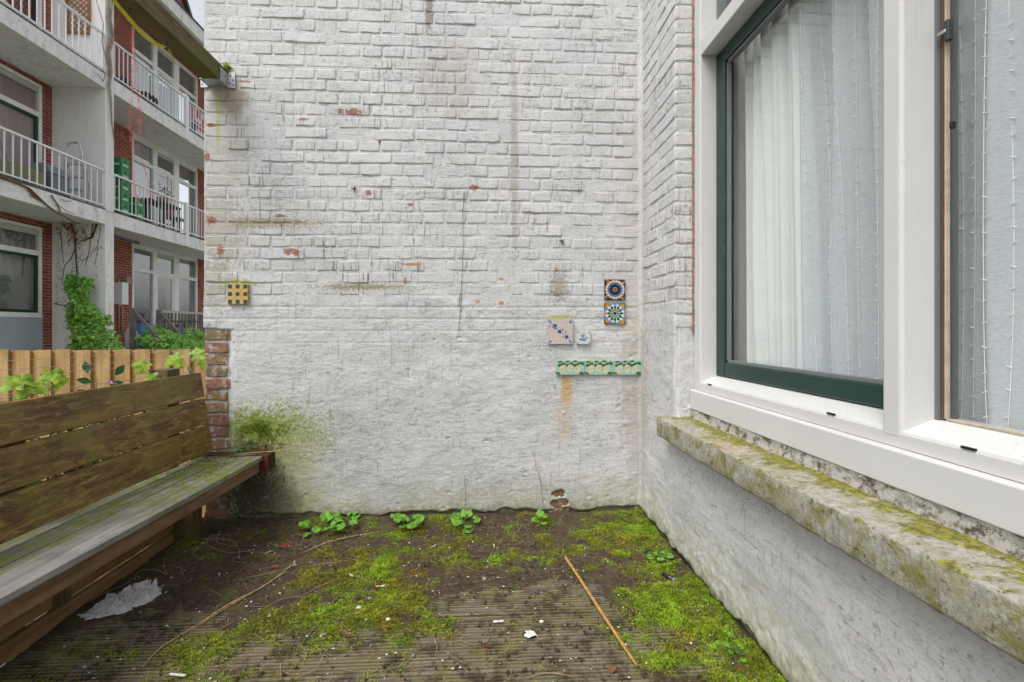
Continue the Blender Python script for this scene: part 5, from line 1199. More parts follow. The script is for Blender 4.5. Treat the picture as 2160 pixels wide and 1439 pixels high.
for i in range(7):
    o = obj('petal', leaf_geo('simple', .022).mesh('petal', pk, True, False), root, (0, 0, .3), (random.uniform(.2, 1.3), 0, i * .9))
Y_, z_ = aX(150, 1345, -1.62); q = MB()
for i in range(1500):
    yy_ = random.uniform(.2, 2.7); xx_ = random.uniform(-2.2, -1.62); z0_ = random.uniform(-.5, .60); l = .07
    leaf = leaf_geo('ivy', l); rot = Matrix.Rotation(random.uniform(0, 6.28), 4, 'Z') @ Matrix.Rotation(random.uniform(-.3, 1.0), 4, 'X'); leaf.v = [tuple(rot @ Vector(p) + Vector((xx_, yy_, z0_))) for p in leaf.v]; q.add(leaf.v, leaf.f)
qh = MB()
for i in range(2600):
    yy_ = random.uniform(.2, 3.0); xx_ = random.uniform(-1.95, -1.60); z0_ = random.uniform(.15, .64); leaf = leaf_geo('simple', .06); rot = Matrix.Rotation(random.uniform(0, 6.28), 4, 'Z') @ Matrix.Rotation(random.uniform(-.3, 1.0), 4, 'X'); leaf.v = [tuple(rot @ Vector(p) + Vector((xx_, yy_, z0_))) for p in leaf.v]; qh.add(leaf.v, leaf.f)
tag(qh.build('hedge_foliage', M['leaf_hedge'], None, smooth=True, fix=False), 'dark olive foliage close behind the bench back', 'plant', kind='stuff')
tag(q.build('garden_foliage', M['leaf_vine'], None, smooth=True, fix=False), 'bright green foliage in the garden seen below the bench', 'plant', kind='stuff')
# blue cloth strip on the bench back top
q = MB(); ribbon(q, [(-1.398, 2.30, .792), (-1.397, 2.40, .791), (-1.397, 2.49, .793)], [.012, .016, .010], (1, 0, .1)); tag(q.build('blue_strip', plain('blue_cloth', (.02, .09, .40), .6), None, fix=False), 'blue plastic strip lying on top of the bench back', 'strip')

# ================================================================ apartment building across the garden
def facade_brick():
    m = NT('red_brick', 0.9, 0.15); X, Y, Z = m.sep(); cb = m.n('CombineXYZ'); m.put(cb.inputs[0], m.math('ADD', X, Y)); m.put(cb.inputs[1], Z)
    t = m.n('TexBrick'); m.put(t.inputs['Vector'], cb.outputs[0]); t.inputs['Scale'].default_value = 1; t.inputs['Brick Width'].default_value = .215; t.inputs['Row Height'].default_value = .0625; t.inputs['Mortar Size'].default_value = .006
    t.inputs['Color1'].default_value = (.36, .085, .055, 1); t.inputs['Color2'].default_value = (.23, .055, .04, 1); t.inputs['Mortar'].default_value = (.44, .33, .27, 1)
    m.col(m.mix(m.math('MULTIPLY', m.rng(m.noise(2, 4), .4, .7), .4), t.outputs['Color'], (.10, .035, .025))); m.bump(t.outputs['Fac'], -.5, .01); return m.mat
M['fbrick'] = facade_brick()
def weathered(name, c, d, k=.6):
    m = NT(name, .85, .2); n = m.noise(1, 5, .7, st=(6, 6, 1.2)); cc = m.mix(m.math('MULTIPLY', m.rng(n, .45, .75), k), c, d); cc = m.mix(m.math('MULTIPLY', m.rng(m.noise(9, 6, .75), .5, .7), k), cc, d); m.col(cc); m.bump(m.noise(30, 4), .3, .01); return m.mat
M['slab'] = weathered('slab_edge_paint', (.80, .79, .78), (.42, .41, .39), .6); M['soffit'] = weathered('soffit', (.50, .48, .46), (.36, .34, .32), .4); M['fin'] = weathered('fin_plaster', (.80, .785, .775), (.60, .58, .57), .5); M['fin_low'] = weathered('fin_low', (.82, .81, .79), (.50, .47, .42), .5)
M['white_f'] = plain('far_white_frame', (.82, .81, .79), .5, var=.08, scale=3); M['rail_w'] = plain('white_rail', (.80, .80, .81), .45); M['rail_dark'] = plain('dark_rail_edge', (.06, .06, .065), .6); M['roomfar'] = plain('far_room', (.28, .285, .29), .9, var=.3, scale=2)
M['cur_red'] = clothmat('dusky_curtain', (.62, .42, .43)); M['cur_dark'] = clothmat('dark_red_curtain', (.30, .06, .06)); M['cur_white'] = clothmat('pale_curtain', (.62, .63, .60)); M['panel'] = plain('grey_panel', (.38, .42, .46), .5, var=.05, scale=2); M['blind'] = plain('blind_box', (.50, .50, .49), .6)
XB, XE = -8.54, -7.53; YF0, YF1 = 10.33, 10.56; YE = 16.8
bld = thing('apartment_building', 'brick apartment block with white balconies across the garden', 'building', loc=(XE, YF0, GZ)); bo = Vector((XE, YF0, GZ))
def bb(name, mat, x0, x1, y0, y1, z0, z1, parent=None, bev=0):
    q = MB().box(x0 - bo.x, x1 - bo.x, y0 - bo.y, y1 - bo.y, z0 - bo.z, z1 - bo.z); return q.build(name, mat, parent or bld, bev)
S1, S1t, S2, S2t, S3, S3t = 3.075, 3.36, 5.775, 6.06, 8.60, 8.93
bb('party_wall', M['fin'], XB - .3, XE, YF0, YF1, S1t, S3, bev=0); bb('party_wall', M['fin_low'], XB - .3, XE, YF0, YF1, GZ, S1); bb('party_wall', M['fin'], XB - .3, XE - .02, YF0 + .002, YF1, S1, S1t)
bb('end_wall', M['fin'], XB - .3, XE, YE, YE + .25, GZ, S3)
for z0_, z1_ in ((S1, S1t), (S2, S2t)):
    for y0_, y1_ in ((4.5, YF0 - .001), (YF1 + .001, YE - .001)):
        sl_ = bb('balcony_slab', M['slab'], XB - .02, XE + .004, y0_, y1_, z0_, z1_); bb('slab_trim', M['rail_dark'], XE - .03, XE + .010, y0_, y1_, z1_ + .002, z1_ + .022, sl_)
bb('cornice', M['slab'], XB - .2, XE + .05, YF1 - .2, YE + .3, S3, S3t); bb('cornice_trim', M['rail_dark'], XB, XE + .08, YF1 - .2, YE + .3, S3t + .002, S3t + .03)
# roof storey with sloping end
q = MB().prism([(y_ - bo.y, z_ - bo.z) for y_, z_ in ((9.5, S3t + .03), (14.6, S3t + .03), (13.3, 10.6), (9.5, 10.6))], 'x', -8.35 - bo.x, -8.15 - bo.x); q.build('roof_gable', M['fbrick'], bld)
q = MB().prism([(y_ - bo.y, z_ - bo.z) for y_, z_ in ((14.62, S3t + .03), (14.75, S3t + .03), (13.45, 10.6), (13.32, 10.6))], 'x', -8.4 - bo.x, -8.05 - bo.x); q.build('roof_edge', M['rail_dark'], bld)
# brick piers of the recessed front
for z0_, z1_ in ((GZ, S1 - .002), (S1t + .001, S2 - .002), (S2t + .001, S3 - .002)):
    bb('brick_pier', M['fbrick'], XB - .25, XB, YF1 + .001, 12.56, z0_, z1_); bb('brick_pier', M['fbrick'], XB - .25, XB, 15.31, YE - .001, z0_, z1_); bb('brick_pier', M['fbrick'], XB - .25, XB, 10.10, YF0 - .001, z0_, z1_); bb('brick_pier', M['fbrick'], XB - .25, XB, 4.5, 7.4, z0_, z1_)
bb('lintel', M['fbrick'], XB - .25, XB, 12.561, 15.309, 8.46, S3 - .002); bb('lintel', M['fbrick'], XB - .25, XB, 7.401, 10.099, 5.69, S2 - .002); bb('lintel', M['fbrick'], XB - .25, XB, 7.401, 10.099, 2.95, S1 - .002)
bb('rear_wall', M['roomfar'], XB - 1.6, XB - 1.5, 4.5, YE, GZ, S3)
for z_ in (S1, S2, S3): bb('room_ceiling', M['roomfar'], XB - 1.5, XB - .021, 4.5, YE, z_ + .05, z_ + .2)
bb('parapet', M['fin_low'], XB - .2, XB - .002, 12.561, 15.309, GZ, .58)
def bwindow(y0, y1, z0, z1, cuts, tz, panes_bottom=None, x=XB, sash=None, fw=.062, blind=None):
    """frame with mullions at cuts, transom at tz; panes are sub-parts"""
    q = MB(); B = lambda a, b_, c_, d_, xx=0: q.box(x - .06 - bo.x - xx, x + .012 - bo.x + xx, a - bo.y, b_ - bo.y, c_ - bo.z, d_ - bo.z)
    B(y0, y0 + fw, z0, z1); B(y1 - fw, y1, z0, z1); B(y0 + fw - .001, y1 - fw + .001, z1 - fw, z1 - .001, -.001); B(y0 + fw - .001, y1 - fw + .001, z0 + .001, z0 + fw, -.001)
    ed = [y0] + [c_ for cc in cuts for c_ in cc] + [y1]
    for c0, c1 in cuts: B(c0, c1, z0 + fw, z1 - fw, .001)
    if tz: B(y0 + fw, y1 - fw, tz - .045, tz + .045, -.002)
    fr = q.build('window_frame', M['white_f'], bld)
    cells = [(ed[i], ed[i + 1]) for i in range(0, len(ed), 2)]
    for i, (c0, c1) in enumerate(cells):
        a_, b_ = c0 + (fw if i == 0 else 0), c1 - (fw if i == len(cells) - 1 else 0)
        for (zz0, zz1) in ([(z0 + fw, tz - .045), (tz + .045, z1 - fw)] if tz else [(z0 + fw, z1 - fw)]):
            bb('pane', M['glass_far'], x - .034, x - .030, a_ + .002, b_ - .002, zz0 + .002, zz1 - .002, fr)
            if sash and i in sash and zz0 < tz:
                sm = M['green'] if sash[i] == 'g' else M['white_f']; t_ = .055
                for (p0, p1, r0, r1) in ((a_, a_ + t_, zz0, zz1), (b_ - t_, b_, zz0, zz1), (a_ + t_, b_ - t_, zz0, zz0 + t_), (a_ + t_, b_ - t_, zz1 - t_, zz1)): bb('sash', sm, x - .045, x - .012, p0, p1, r0, r1, fr)
        if blind and i in blind: bb('roller_blind', M['blind'], x - .028, x - .004, a_ + .01, b_ - .01, z1 - fw - .10, z1 - fw - .005, fr)
    return fr
cuts = [(13.33, 13.49), (14.20, 14.42)]
bwindow(12.561, 15.309, S2t + .08, 8.455, cuts, 7.80, sash={1: 'w'}, blind=(1,))
bwindow(12.561, 15.309, S1t + .08, 5.69, cuts, 5.15, sash={1: 'w'}, blind=(1,))
bwindow(12.561, 15.309, .60, 3.03, cuts, 2.445, sash={1: 'w'}, blind=(1,))
bb('head_board', M['white_f'], XB - .06, XB + .004, 12.561, 15.309, 5.692, S2 - .002); bb('head_board', M['white_f'], XB - .06, XB + .004, 12.561, 15.309, 3.032, S1 - .002)
bwindow(7.41, 10.098, S1t + .40, 5.685, [], 5.10, sash={0: 'g'}, blind=(0,)); bwindow(7.41, 10.098, S2t + .40, 8.4, [], 7.9, sash={0: 'g'}); bwindow(7.41, 10.098, 1.235, 2.945, [], 2.44, sash={0: 'g'}, blind=(0,))
bb('grey_panel', M['panel'], XB - .10, XB + .02, 7.41, 10.098, .60, 1.205); bb('panel_sill', M['white_f'], XB - .10, XB + .03, 7.41, 10.098, 1.2055, 1.234); bb('plinth', M['fin_low'], XB - .20, XB - .004, 7.41, 10.098, GZ, .598); bb('parapet', M['white_f'], XB - .2, XB - .01, 7.41, 10.098, S1t, S1t + .398); bb('parapet', M['white_f'], XB - .2, XB - .01, 7.41, 10.098, S2t, S2t + .398)
def far_curtain(y0, y1, z0, z1, mat, folds, lab, xo=.12):
    q = MB().grid(lambda u, t: (XB - xo * .6 + .022 * math.sin(u * folds * 6.28 + math.sin(u * 9)), y0 + (y1 - y0) * u, z0 + (z1 - z0) * t), int(folds * 10), 2); tag(q.build('far_curtain', mat, None, smooth=True, fix=False), lab, 'curtain')
far_curtain(7.5, 10.05, S1t + .42, 5.65, M['cur_red'], 17, 'dusky pink curtains in the middle left window across the garden'); far_curtain(7.5, 10.05, S2t + .42, 8.3, M['cur_dark'], 17, 'dark red curtains behind the top left balcony')
far_curtain(7.5, 10.05, 1.25, 2.9, M['cur_white'], 3, 'pale curtain in the ground floor left window', .3); far_curtain(12.65, 13.28, S2t + .1, 7.78, M['cur_white'], 4, 'white curtain behind the upper right balcony')
far_curtain(14.0, 14.2, S2t + .1, 7.7, M['cur_white'], 2, 'narrow pale curtain in the upper right balcony door'); far_curtain(13.98, 14.22, .65, 2.4, M['cur_white'], 2, 'narrow pale curtain in the ground floor glass door'); far_curtain(14.45, 15.0, .65, 3.0, M['cur_white'], 2, 'pale green white curtain in the ground floor right pane')
far_curtain(12.62, 13.3, S1t + .5, 5.6, plain('pale_sheet', (.42, .47, .52), .8), .4, 'pale blue screen in the middle floor left pane')
bar_me = MB().box(-.0085, .0085, -.0085, .0085, 0, .74).mesh('bar', M['rail_w'])
def railing(y0, y1, zt, step, x=XE - .03, posts=(), h=.78, thick=.028):
    q = MB(); q.box(x - .022 - bo.x, x + .022 - bo.x, y0 - bo.y, y1 - bo.y, zt + h - .034 - bo.z, zt + h - bo.z); q.box(x - .018 - bo.x, x + .018 - bo.x, y0 - bo.y, y1 - bo.y, zt + .05 - bo.z, zt + .075 - bo.z); r = q.build('railing', M['rail_w'], bld)
    yy_ = y0 + .05
    while yy_ < y1:
        o = obj('bar', bar_me, r, Vector((x, yy_, zt + .04)) - bo); o.scale.z = (h - .075) / .74; yy_ += step
    for p in posts: bb('post', M['rail_w'], x - .01, x + .06, p - .055, p + .055, zt - .30, zt + h + .02, r)
    return r
railing(4.6, YF0 - .01, S1t + .02, .145); railing(4.6, YF0 - .01, S2t + .02, .145)
railing(YF1 + .01, 13.0, S1t + .02, .125, posts=(13.03,)); railing(13.08, YE - .1, S1t + .02, .125); railing(YF1 + .01, 13.0, S2t + .02, .125, posts=(13.03,)); railing(13.08, YE - .1, S2t + .02, .125)
# wall boxes and pipes by the ground floor
bb('meter_box', M['rail_w'], XB + .02, XB + .34, 11.75, 11.95, 1.55, 2.05); bb('vent_box', plain('tan_box', (.33, .26, .19), .8), XB, XB + .12, 12.22, 12.42, 2.05, 2.22)
q = MB().tube([tuple(Vector(p) - bo) for p in ((XB + .03, 12.10, .9), (XB + .03, 12.10, 2.15), (XB + .05, 12.22, 2.15))], .018, 6); q.tube([tuple(Vector(p) - bo) for p in ((XB + .03, 12.20, .9), (XB + .03, 12.20, 1.5), (XB + .03, 12.10, 1.55))], .02, 6); q.build('pipe', plain('cream_pipe', (.50, .38, .25), .6), bld, smooth=True)
q = MB().tube([tuple(Vector(p) - bo) for p in ((XE - .15, YF1, 2.92), (XE - .15, 11.5, 2.90))], .035, 8); q.build('awning_tube', M['rail_dark'], bld, smooth=True)
# terrace and steps
TZ = .50
bb('terrace', M['slab'], XB, XE - .02, YF1 + .002, YE - .002, GZ, TZ)
M['grey_rail'] = plain('grey_wood_rail', (.17, .155, .14), .7, var=.2, scale=8)
stairs = thing('garden_stairs', 'grey wooden garden steps with sloping handrails among the ivy', 'stairs', loc=(-7.5, 11.55, TZ)); sto = Vector((-7.5, 11.55, TZ))
for i in range(7):
    MB().box(.12 * i, .12 * i + .16, -.38, .38, -.2 * i - .24, -.2 * i - .20).build('tread', M['grey_rail'], stairs)
for yy_ in (11.13, 11.99):
    q = MB(); p0 = Vector((-7.55, yy_, 1.44)) - sto; p1 = Vector((-6.2, yy_, -.08)) - sto
    q.prism([(p0.x, p0.z), (p1.x, p1.z), (p1.x, p1.z - .07), (p0.x, p0.z - .07)], 'y', p0.y - .03, p0.y + .03); q.build('handrail', M['grey_rail'], stairs); MB().box(-.09, 0, p0.y - .04, p0.y + .04, 0, .93).build('newel_post', M['grey_rail'], stairs)
tr = thing('terrace_railing', 'grey slatted railing along the ground floor terrace', 'railing', loc=(-7.56, 13, TZ))
MB().box(-.02, .02, -.95, 1.6, .87, .93).build('handrail', plain('pale_rail', (.42, .41, .39), .7, var=.15), tr)
bm3 = MB().box(-.012, .012, -.022, .022, 0, .87).mesh('slat', M['grey_rail']); yy_ = -.9
while yy_ < 1.6: obj('slat', bm3, tr, (0, yy_, 0)); yy_ += .135
MB().box(-.02, .02, -1.9, -1.88 + .48, .87, .93).build('handrail', M['grey_rail'], tr)

# ---- things on the balconies
def at_bal(px, X, zt): Y_, _z = aX(px, 500, X); return Vector((X, Y_, zt))
alu = plain('aluminium', (.55, .56, .57), .4, .5, .5, var=.2)
p = at_bal(158, -7.85, S1t + .025); ld = thing('step_ladder', 'aluminium step ladder on the middle left balcony', 'ladder', loc=p)
q = MB()
for s_ in (-1, 1): q.tube([(s_ * .23, 0, 0), (s_ * .15, -.02, .95), (s_ * .11, -.02, 1.13), (s_ * .07, -.02, 1.17), (0, -.02, 1.175)], .018, 6); q.tube([(s_ * .22, .16, 0), (s_ * .15, .02, .95)], .013, 5)
q.build('side_rail', alu, ld, smooth=True)
for z_ in (.25, .5, .75): MB().box(-.19 + z_ * .05, .19 - z_ * .05, -.09, .02, z_, z_ + .03).build('step', alu, ld)
MB().box(-.15, .15, -.03, -.012, .76, .90).build('tool_tray', alu, ld)
p = at_bal(102, -7.85, S1t + .025); bx_ = thing('storage_bin', 'blue grey domed bin on the middle left balcony', 'bin', loc=p); gb = plain('blue_grey_plastic', (.16, .185, .22), .5)
MB().box(-.22, .22, -.2, .2, 0, .36).build('body', gb, bx_, .02); MB().prism([(-.23, .362), (.23, .362), (.17, .48), (.08, .54), (-.08, .54), (-.17, .48)], 'y', -.21, .21).build('lid', plain('bin_lid', (.20, .21, .22), .5), bx_, .01)
p = at_bal(28, -7.85, S1t + .025); cs = thing('suitcase', 'olive green case with a black handle on the left balcony', 'suitcase', loc=p); MB().box(-.18, .18, -.5, .42, .02, .33).build('body', plain('olive', (.20, .20, .11), .7), cs, .03); MB().box(.182, .20, -.40, .25, .07, .11).build('handle', M['black'], cs, .005)
gc = plain('green_crate', (.02, .19, .06), .45); gcl = plain('crate_label', (.45, .52, .45), .6); gcr = plain('crate_star', (.40, .03, .02), .6)
def crate(x_, y_, z_, lab):
    root = thing('beer_crate', lab, 'crate', 'green crates on the middle right balcony', (x_, y_, z_)); root.scale = (1, .62, 1); q = MB()
    for a_ in ((-.15, .15, -.2, -.185), (-.15, .15, .185, .2), (-.15, -.135, -.185, .185), (.135, .15, -.185, .185)): q.box(*a_, 0, .235)
    q.box(-.135, .135, -.185, .185, 0, .01); q.build('shell', gc, root); MB().box(.1502, .1515, -.12, .12, .07, .115).build('label_band', gcl, root); MB().box(.1502, .1515, -.035, .035, .15, .20).build('grip', M['black'], root)
    MB().box(-.11, .11, -.2015, -.2002, .07, .115).build('label_band', gcl, root)
p = at_bal(249, -7.70, S1t + .025)
for i, t_ in enumerate(('bottom', 'second', 'third', 'fourth', 'topmost')): crate(p.x, p.y, p.z + .237 * i, t_ + ' green crate of the tall stack beside the party wall')
p = at_bal(281, -7.70, S1t + .025)
for i, t_ in enumerate(('lower', 'upper')): crate(p.x, p.y, p.z + .237 * i, t_ + ' green crate of the low stack by the black stool')
dk = plain('dark_furniture', (.03, .03, .033), .6)
def stool(px, X, lab, mat, h=.62, s_=.18, back=0.0):
    p = at_bal(px, X, S1t + .025); root = thing('balcony_chair', lab, 'chair', None, p); MB().box(-s_, s_, -s_, s_, h - .04, h).build('seat', mat, root, .01)
    lm = MB().box(-.015, .015, -.015, .015, 0, h - .041).mesh('leg', mat)
    for a_ in (-1, 1):
        for b_ in (-1, 1): obj('leg', lm, root, (a_ * (s_ - .02), b_ * (s_ - .02), 0))
    if back: MB().box(-s_, -s_ + .03, -s_, s_, h, h + back).build('backrest', mat, root, .01)
stool(312, -7.85, 'black stool on the middle right balcony beside the green crates', dk); stool(372, -7.95, 'red brown chair at the far end of the middle right balcony', plain('red_brown', (.17, .06, .04), .6), .45, .2, .4)
p = at_bal(345, -7.85, S1t + .025); tb = thing('balcony_table', 'small dark table with plants on the middle right balcony', 'table', loc=p); MB().box(-.22, .22, -.35, .35, .60, .64).build('top', dk, tb); lm = MB().box(-.02, .02, -.02, .02, 0, .599).mesh('leg', dk)
for a_ in (-.18, .18):
    for b_ in (-.3, .3): obj('leg', lm, tb, (a_, b_, 0))
pot = thing('flower_pot', 'pot of red flowers on the balcony table', 'plant', loc=p + Vector((0, -.05, .642))); MB().lathe([(.0, 0), (.09, 0), (.12, .16), (.10, .16), (0, .14)], n=12).build('pot', plain('terracotta', (.25, .13, .08), .8), pot, smooth=True)
q = MB(); q2 = MB()
for i in range(46):
    v_ = Vector((random.gauss(0, .11), random.gauss(0, .15), .18 + abs(random.gauss(.08, .09)))); lf = leaf_geo('simple', .07); rot = Matrix.Rotation(random.uniform(0, 6.28), 4, 'Z') @ Matrix.Rotation(random.uniform(-.6, 1.2), 4, 'X'); t_ = q2 if i % 4 == 0 else q; t_.add([tuple(rot @ Vector(a_) + v_) for a_ in lf.v], lf.f)
q.build('foliage', M['leaf_dark'], pot, smooth=True, fix=False); q2.build('blossom', plain('red_blossom', (.45, .03, .07), .6), pot, smooth=True, fix=False)
p = at_bal(354, -7.85, S1t + .67); sp_ = thing('spiral_ornament', 'pale twisted ornament standing among the balcony plants', 'ornament', loc=p); q = MB()
q.tube([(.035 * (1 - t) * math.cos(t * 28), .035 * (1 - t) * math.sin(t * 28), .75 * t) for t in np.linspace(0, 1, 60)], [.028 * (1 - .6 * t) for t in np.linspace(0, 1, 60)], 6); q.build('spiral', plain('bone', (.50, .46, .38), .7), sp_, smooth=True)
# upper right balcony
tarp_m = plain('pale_blue_tarp', (.46, .55, .62), .5, var=.1, scale=6)
Ya, Yb = at_bal(318, -7.72, 0).y, at_bal(394, -7.72, 0).y
q = MB().grid(lambda u, t: (-7.74 + .05 * float(fbm(u * 9, t * 5, 3, 7)) - .25 * t, Ya + (Yb - Ya) * u, S2t + .03 + (.42 - .10 * u) * t * (1 + .3 * float(fbm(u * 8, 1, 2, 8)))), 40, 10); tag(q.build('tarpaulin', tarp_m, None, smooth=True, fix=False), 'pale blue tarpaulin bunched behind the upper right railing', 'tarpaulin')
def sack(px, X, zt, s_, mat, lab, seed):
    p = at_bal(px, X, zt); q = MB().grid(lambda u, t: tuple(c_ * (1 + .7 * float(fbm(u * 4 + seed, t * 4, 3, seed))) for c_ in (s_ * math.cos(6.2832 * u) * math.sin(t * math.pi), 1.2 * s_ * math.sin(6.2832 * u) * math.sin(t * math.pi), s_ * (.75 + .75 * math.cos(t * math.pi)))), 16, 9); o = q.build('refuse_sack', mat, None, smooth=True); o.location = p; tag(o, lab, 'sack', 'sacks on the upper right balcony')
sack(252, -7.75, S2t + .03, .16, dk, 'black sack nearest the party wall on the upper right balcony', 3); sack(278, -7.78, S2t + .03, .15, plain('maroon_bag', (.15, .02, .05), .5), 'maroon sack between two black sacks on the upper balcony', 4); sack(306, -7.75, S2t + .03, .2, dk, 'large black sack beside the pale blue tarpaulin', 5)
ya = at_bal(403, -7.6, 0).y; yb_ = at_bal(434, -7.6, 0).y; sg = thing('banner', 'red and white banner tied behind the upper right railing', 'banner', loc=(-7.60, ya, S2t + .12)); rw = plain('banner_white', (.65, .63, .62), .6); rd = plain('banner_red', (.50, .02, .04), .6)
L_ = yb_ - ya; MB().box(-.012, 0, 0, L_, 0, .62).build('sheet', rw, sg)
for y0_, y1_, z0_, z1_ in ((.02, .14, .30, .60), (.22, .42, .40, .60), (.5, .72, .30, .46), (.02, L_ - .02, .24, .29), (.25, .9, .10, .20), (.02, .2, .0, .2)): MB().box(.0005, .003, y0_, y1_, z0_, z1_).build('printed_patch', rd if z0_ > 0.05 or y0_ > .1 else dk, sg)
# lattice on the top left balcony
lt_ = thing('lattice_panel', 'orange brown wooden lattice on the top left balcony', 'lattice', loc=(-8.24, YF0 - .03, 6.85)); lw_ = plain('orange_wood', (.30, .13, .05), .7, var=.2, scale=9)
MB().box(0, .42, -.012, .012, -.02, .02).build('frame_rail', lw_, lt_); MB().box(0, .42, -.012, .012, 1.18, 1.22).build('frame_rail', lw_, lt_); MB().box(-.02, .02, -.013, .013, -.02, 1.22).build('frame_stile', lw_, lt_); MB().box(.40, .44, -.013, .013, -.02, 1.22).build('frame_stile', lw_, lt_)
for s_ in (-1, 1):
    c_ = -.42 if s_ > 0 else 0.0
    while c_ < (1.2 if s_ > 0 else 1.62):
        # z = s*x + c clipped to the panel
        pts = []
        for x_ in np.linspace(0, .42, 43):
            z_ = s_ * x_ + c_
            if 0 <= z_ <= 1.2: pts.append((x_, z_))
        if len(pts) > 3:
            a_, b_ = pts[0], pts[-1]; n_ = .0085; MB().prism([(a_[0] - n_ * s_, a_[1] + n_), (a_[0] + n_ * s_, a_[1] - n_), (b_[0] + n_ * s_, b_[1] - n_), (b_[0] - n_ * s_, b_[1] + n_)], 'y', -.006 * s_, -.001 * s_ + .0).build('slat', lw_, lt_)
        c_ += .115
# ---- terrace: blue barrel, orange pot, table
p = Vector((-7.7, 11.62, TZ)); br2 = thing('blue_barrel', 'blue barrel on the terrace beside the steps', 'barrel', loc=p); MB().lathe([(0, 0), (.17, 0), (.19, .25), (.17, .62), (0, .62)], n=16).build('shell', plain('blue_plastic', (.06, .17, .36), .4), br2, smooth=True)
wb = thing('white_canister', 'white canister beside the blue barrel on the terrace', 'canister', loc=p + Vector((.02, -.34, 0))); MB().lathe([(0, 0), (.11, 0), (.12, .4), (.05, .55), (.05, .62), (0, .62)], n=14).build('shell', plain('canister_white', (.55, .57, .57), .5), wb, smooth=True)
op = thing('orange_pot', 'small orange flower pot by the terrace steps', 'pot', loc=(-7.35, 11.72, .62)); MB().lathe([(0, 0), (.07, 0), (.10, .14), (.085, .14), (0, .12)], n=12).build('pot', plain('orange_glaze', (.65, .22, .02), .4), op, smooth=True)
q = MB()
for i in range(5): q.tube([(0, 0, .12), (random.gauss(0, .05), random.gauss(0, .08), .35), (random.gauss(0, .09), random.gauss(0, .12), .48)], .006, 4)
q.build('twigs', plain('orange_twig', (.35, .16, .05), .7), op)
tt = thing('terrace_table', 'dark folding table behind the terrace railing', 'table', loc=(-8.0, 13.6, TZ)); MB().box(-.3, .3, -.55, .55, .66, .70).build('top', M['twig'], tt)
for s_ in (-1, 1): MB().tube([(0, s_ * .5, .0), (0, s_ * .1, .66)], .02, 5).build('leg', M['twig'], tt); MB().tube([(0, s_ * .05, .0), (0, s_ * .4, .66)], .02, 5).build('leg', M['twig'], tt)

# ---- ivy and bare creeper
def ivy(name, lab, N, fn, size, seed):
    r = random.Random(seed); q = MB(); root = thing(name, lab, 'ivy', None, fn(0.5, 0, 0.5)[0])
    off = Vector(root.location)
    for i in range(N):
        p, nrm = fn(r.random(), r.random(), r.random()); s_ = size * r.uniform(.5, 1.4); lf = leaf_geo('ivy', s_)
        dn_ = (Vector(nrm) + Vector((r.gauss(0, .45), r.gauss(0, .45), r.gauss(.1, .4)))).normalized(); tip = (Vector((r.gauss(0, .5), r.gauss(0, .5), -1)) - dn_ * Vector((0, 0, -1)).dot(dn_)).normalized(); sx_ = tip.cross(dn_)
        rot = Matrix((sx_, tip, dn_)).transposed(); q.add([tuple(rot @ Vector(a_) + Vector(p) - off) for a_ in lf.v], lf.f)
    tag(q.build('foliage', M['leaf_ivy'], root, smooth=True, fix=False), kind='stuff'); return root
def ivyA(u, v_, w_):      # mound against the party wall: profile width by height
    z_ = GZ + (1.98 - GZ) * u ** .8; t = (z_ - GZ) / (1.98 - GZ)
    xl = -8.02 + .12 * t; xr_ = -6.68 - 1.02 * sstep(.28, 1.0, t) ** 1.1
    x_ = xl + (xr_ - xl) * v_; rad = .5 * (1 - .5 * t); y_ = 9.95 - rad * math.sin(v_ * math.pi) * (.5 + .5 * w_) + .25 * w_
    return (x_ + .06 * math.sin(z_ * 9 + 3 * v_), y_, z_ + .06 * math.sin(x_ * 11)), ((v_ - .5) * 1.2, -1.0, .35)
ivy('ivy', 'tall green ivy mound climbing the white party wall', 3200, ivyA, .09, 31)
def ivyB(u, v_, w_):
    x_ = -7.35 + 1.15 * u; y_ = 10.9 + 2.6 * v_; z_ = (1.02 - .25 * abs(v_ - .4) + .12 * math.sin(y_ * 4) - .5 * u) - .9 * w_ ** 2 * (1 - .2 * u)
    return (x_, y_, z_), (.3, -.8, .6)
ivy('ivy', 'low green ivy spreading around the garden steps', 3200, ivyB, .09, 32)
tc = thing('terracotta_pot', 'brown clay pot half buried in the ivy', 'pot', loc=(-6.95, 9.35, .35)); MB().lathe([(0, 0), (.12, 0), (.16, .24), (.17, .27), (.13, .27), (0, .2)], n=14).build('pot', plain('dark_clay', (.13, .07, .045), .8), tc, smooth=True)
def on_fin(L): return [(*(lambda t: (t[0], YF0 - .012, t[1]))(aY(px, py, YF0 - .012)),) for px, py in L]
crp = thing('bare_creeper', 'bare brown creeper stems on the white party wall', 'creeper', loc=(-7.9, YF0, 1)); co_ = Vector((-7.9, YF0, 1)); q = MB()
def cst(L, r_): q.tube([tuple(Vector(p) - co_) for p in on_fin(L)], [r_ * (1 - .6 * i / len(L)) for i in range(len(L))], 5)
for L, r_ in (([(148, 462), (158, 500), (160, 540), (163, 585)], .018), ([(160, 520), (150, 545), (136, 560), (130, 600)], .008), ([(205, 470), (195, 500), (172, 508)], .022), ([(196, 470), (188, 530), (180, 560)], .008), ([(127, 480), (130, 520), (134, 555)], .006), ([(115, 640), (135, 645), (160, 660), (172, 680)], .010), ([(160, 540), (175, 550), (190, 540), (205, 520)], .006), ([(135, 645), (150, 640), (165, 630)], .007), ([(212, 480), (205, 530), (200, 560)], .005)): cst(L, r_)
q.build('stem', M['twig'], crp, smooth=True); q = MB()
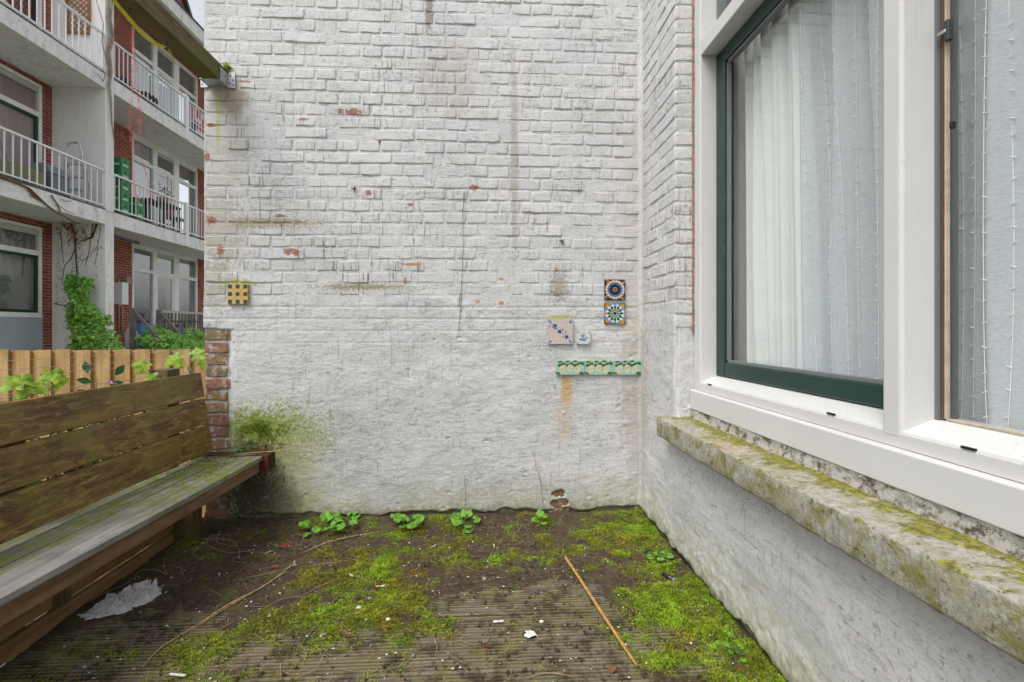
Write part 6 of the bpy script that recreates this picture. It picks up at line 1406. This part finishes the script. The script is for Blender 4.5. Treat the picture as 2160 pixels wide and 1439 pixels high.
for i in range(260):
    px, py = random.choice(((random.uniform(120, 140), random.uniform(480, 640)), (random.uniform(150, 172), random.uniform(480, 600)), (random.uniform(180, 216), random.uniform(470, 590)), (random.uniform(118, 150), random.uniform(560, 700)))); p = on_fin([(px, py)])[0]; l = random.uniform(.01, .035)
    q.add([(p[0] - co_.x - l * .3, -.016, p[2] - co_.z), (p[0] - co_.x, -.017, p[2] - co_.z - l), (p[0] - co_.x + l * .3, -.016, p[2] - co_.z)], [(0, 1, 2)])
tag(q.build('rootlet_mark', M['twig'], crp, fix=False), kind='stuff')
q = MB()
for i in range(60):
    p = Vector(on_fin([(random.gauss(163, 12), random.gauss(488, 16))])[0]) + Vector((0, random.uniform(-.15, 0), 0)) - co_; lf = leaf_geo('simple', random.uniform(.06, .13)); rot = Matrix.Rotation(random.uniform(0, 6.28), 3, 'Z') @ Matrix.Rotation(random.uniform(-1.5, 1.5), 3, 'X'); q.add([tuple(rot @ Vector(a_) + p) for a_ in lf.v], lf.f)
tag(q.build('dead_leaf', plain('pale_dead_leaf', (.36, .17, .09), .8, var=.4, scale=15), crp, smooth=True, fix=False), kind='stuff')
# creeper along the slab edge and the trunk on the party wall front
def on_edge(L): return [(XE + .03, *aX(px, py, XE + .03)) for px, py in L]
c2 = thing('bare_creeper', 'dry creeper stems along the lower left balcony edge', 'creeper', loc=(XE, 9, S1)); o2 = Vector((XE, 9, S1)); q = MB()
for L, r_ in (([(-5, 372), (20, 380), (45, 390), (62, 398), (90, 425), (112, 445), (135, 456), (158, 470)], .022), ([(55, 394), (70, 412), (95, 430), (118, 446)], .014), ([(108, 412), (120, 430), (128, 448)], .014), ([(62, 412), (85, 420), (100, 436)], .007), ([(128, 420), (140, 425), (152, 424)], .007), ([(120, 430), (140, 445), (160, 452)], .006), ([(80, 418), (66, 405)], .006)): q.tube([tuple(Vector(p) - o2) for p in on_edge(L)], [r_ * (1 - .5 * i / len(L)) for i in range(len(L))], 5)
q.build('stem', plain('orange_brown_stem', (.17, .09, .045), .8, var=.3, scale=9), c2, smooth=True)
c3 = thing('creeper_trunk', 'thin grey creeper trunk twining up the party wall front', 'creeper', loc=(XE, 10.4, 6)); o3 = Vector((XE, 10.4, 6)); q = MB(); mk = lambda L: [tuple(Vector((XE + .04, *aX(px, py, XE + .04))) - o3) for px, py in L]
q.tube(mk([(236, -10), (232, 40), (239, 80), (230, 110), (235, 150), (230, 180), (234, 215), (236, 260), (243, 310)]), [.03, .03, .026, .028, .024, .026, .02, .015, .008], 6); q.tube(mk([(224, -10), (232, 60), (226, 110), (231, 160)]), .013, 5); q.tube(mk([(200, -10), (218, 50), (215, 90), (228, 140)]), .008, 5); q.tube(mk([(206, 155), (218, 172), (221, 160), (228, 150)]), .008, 5)
q.build('stem', plain('grey_bark', (.27, .25, .20), .9, var=.35, scale=12), c3, smooth=True)
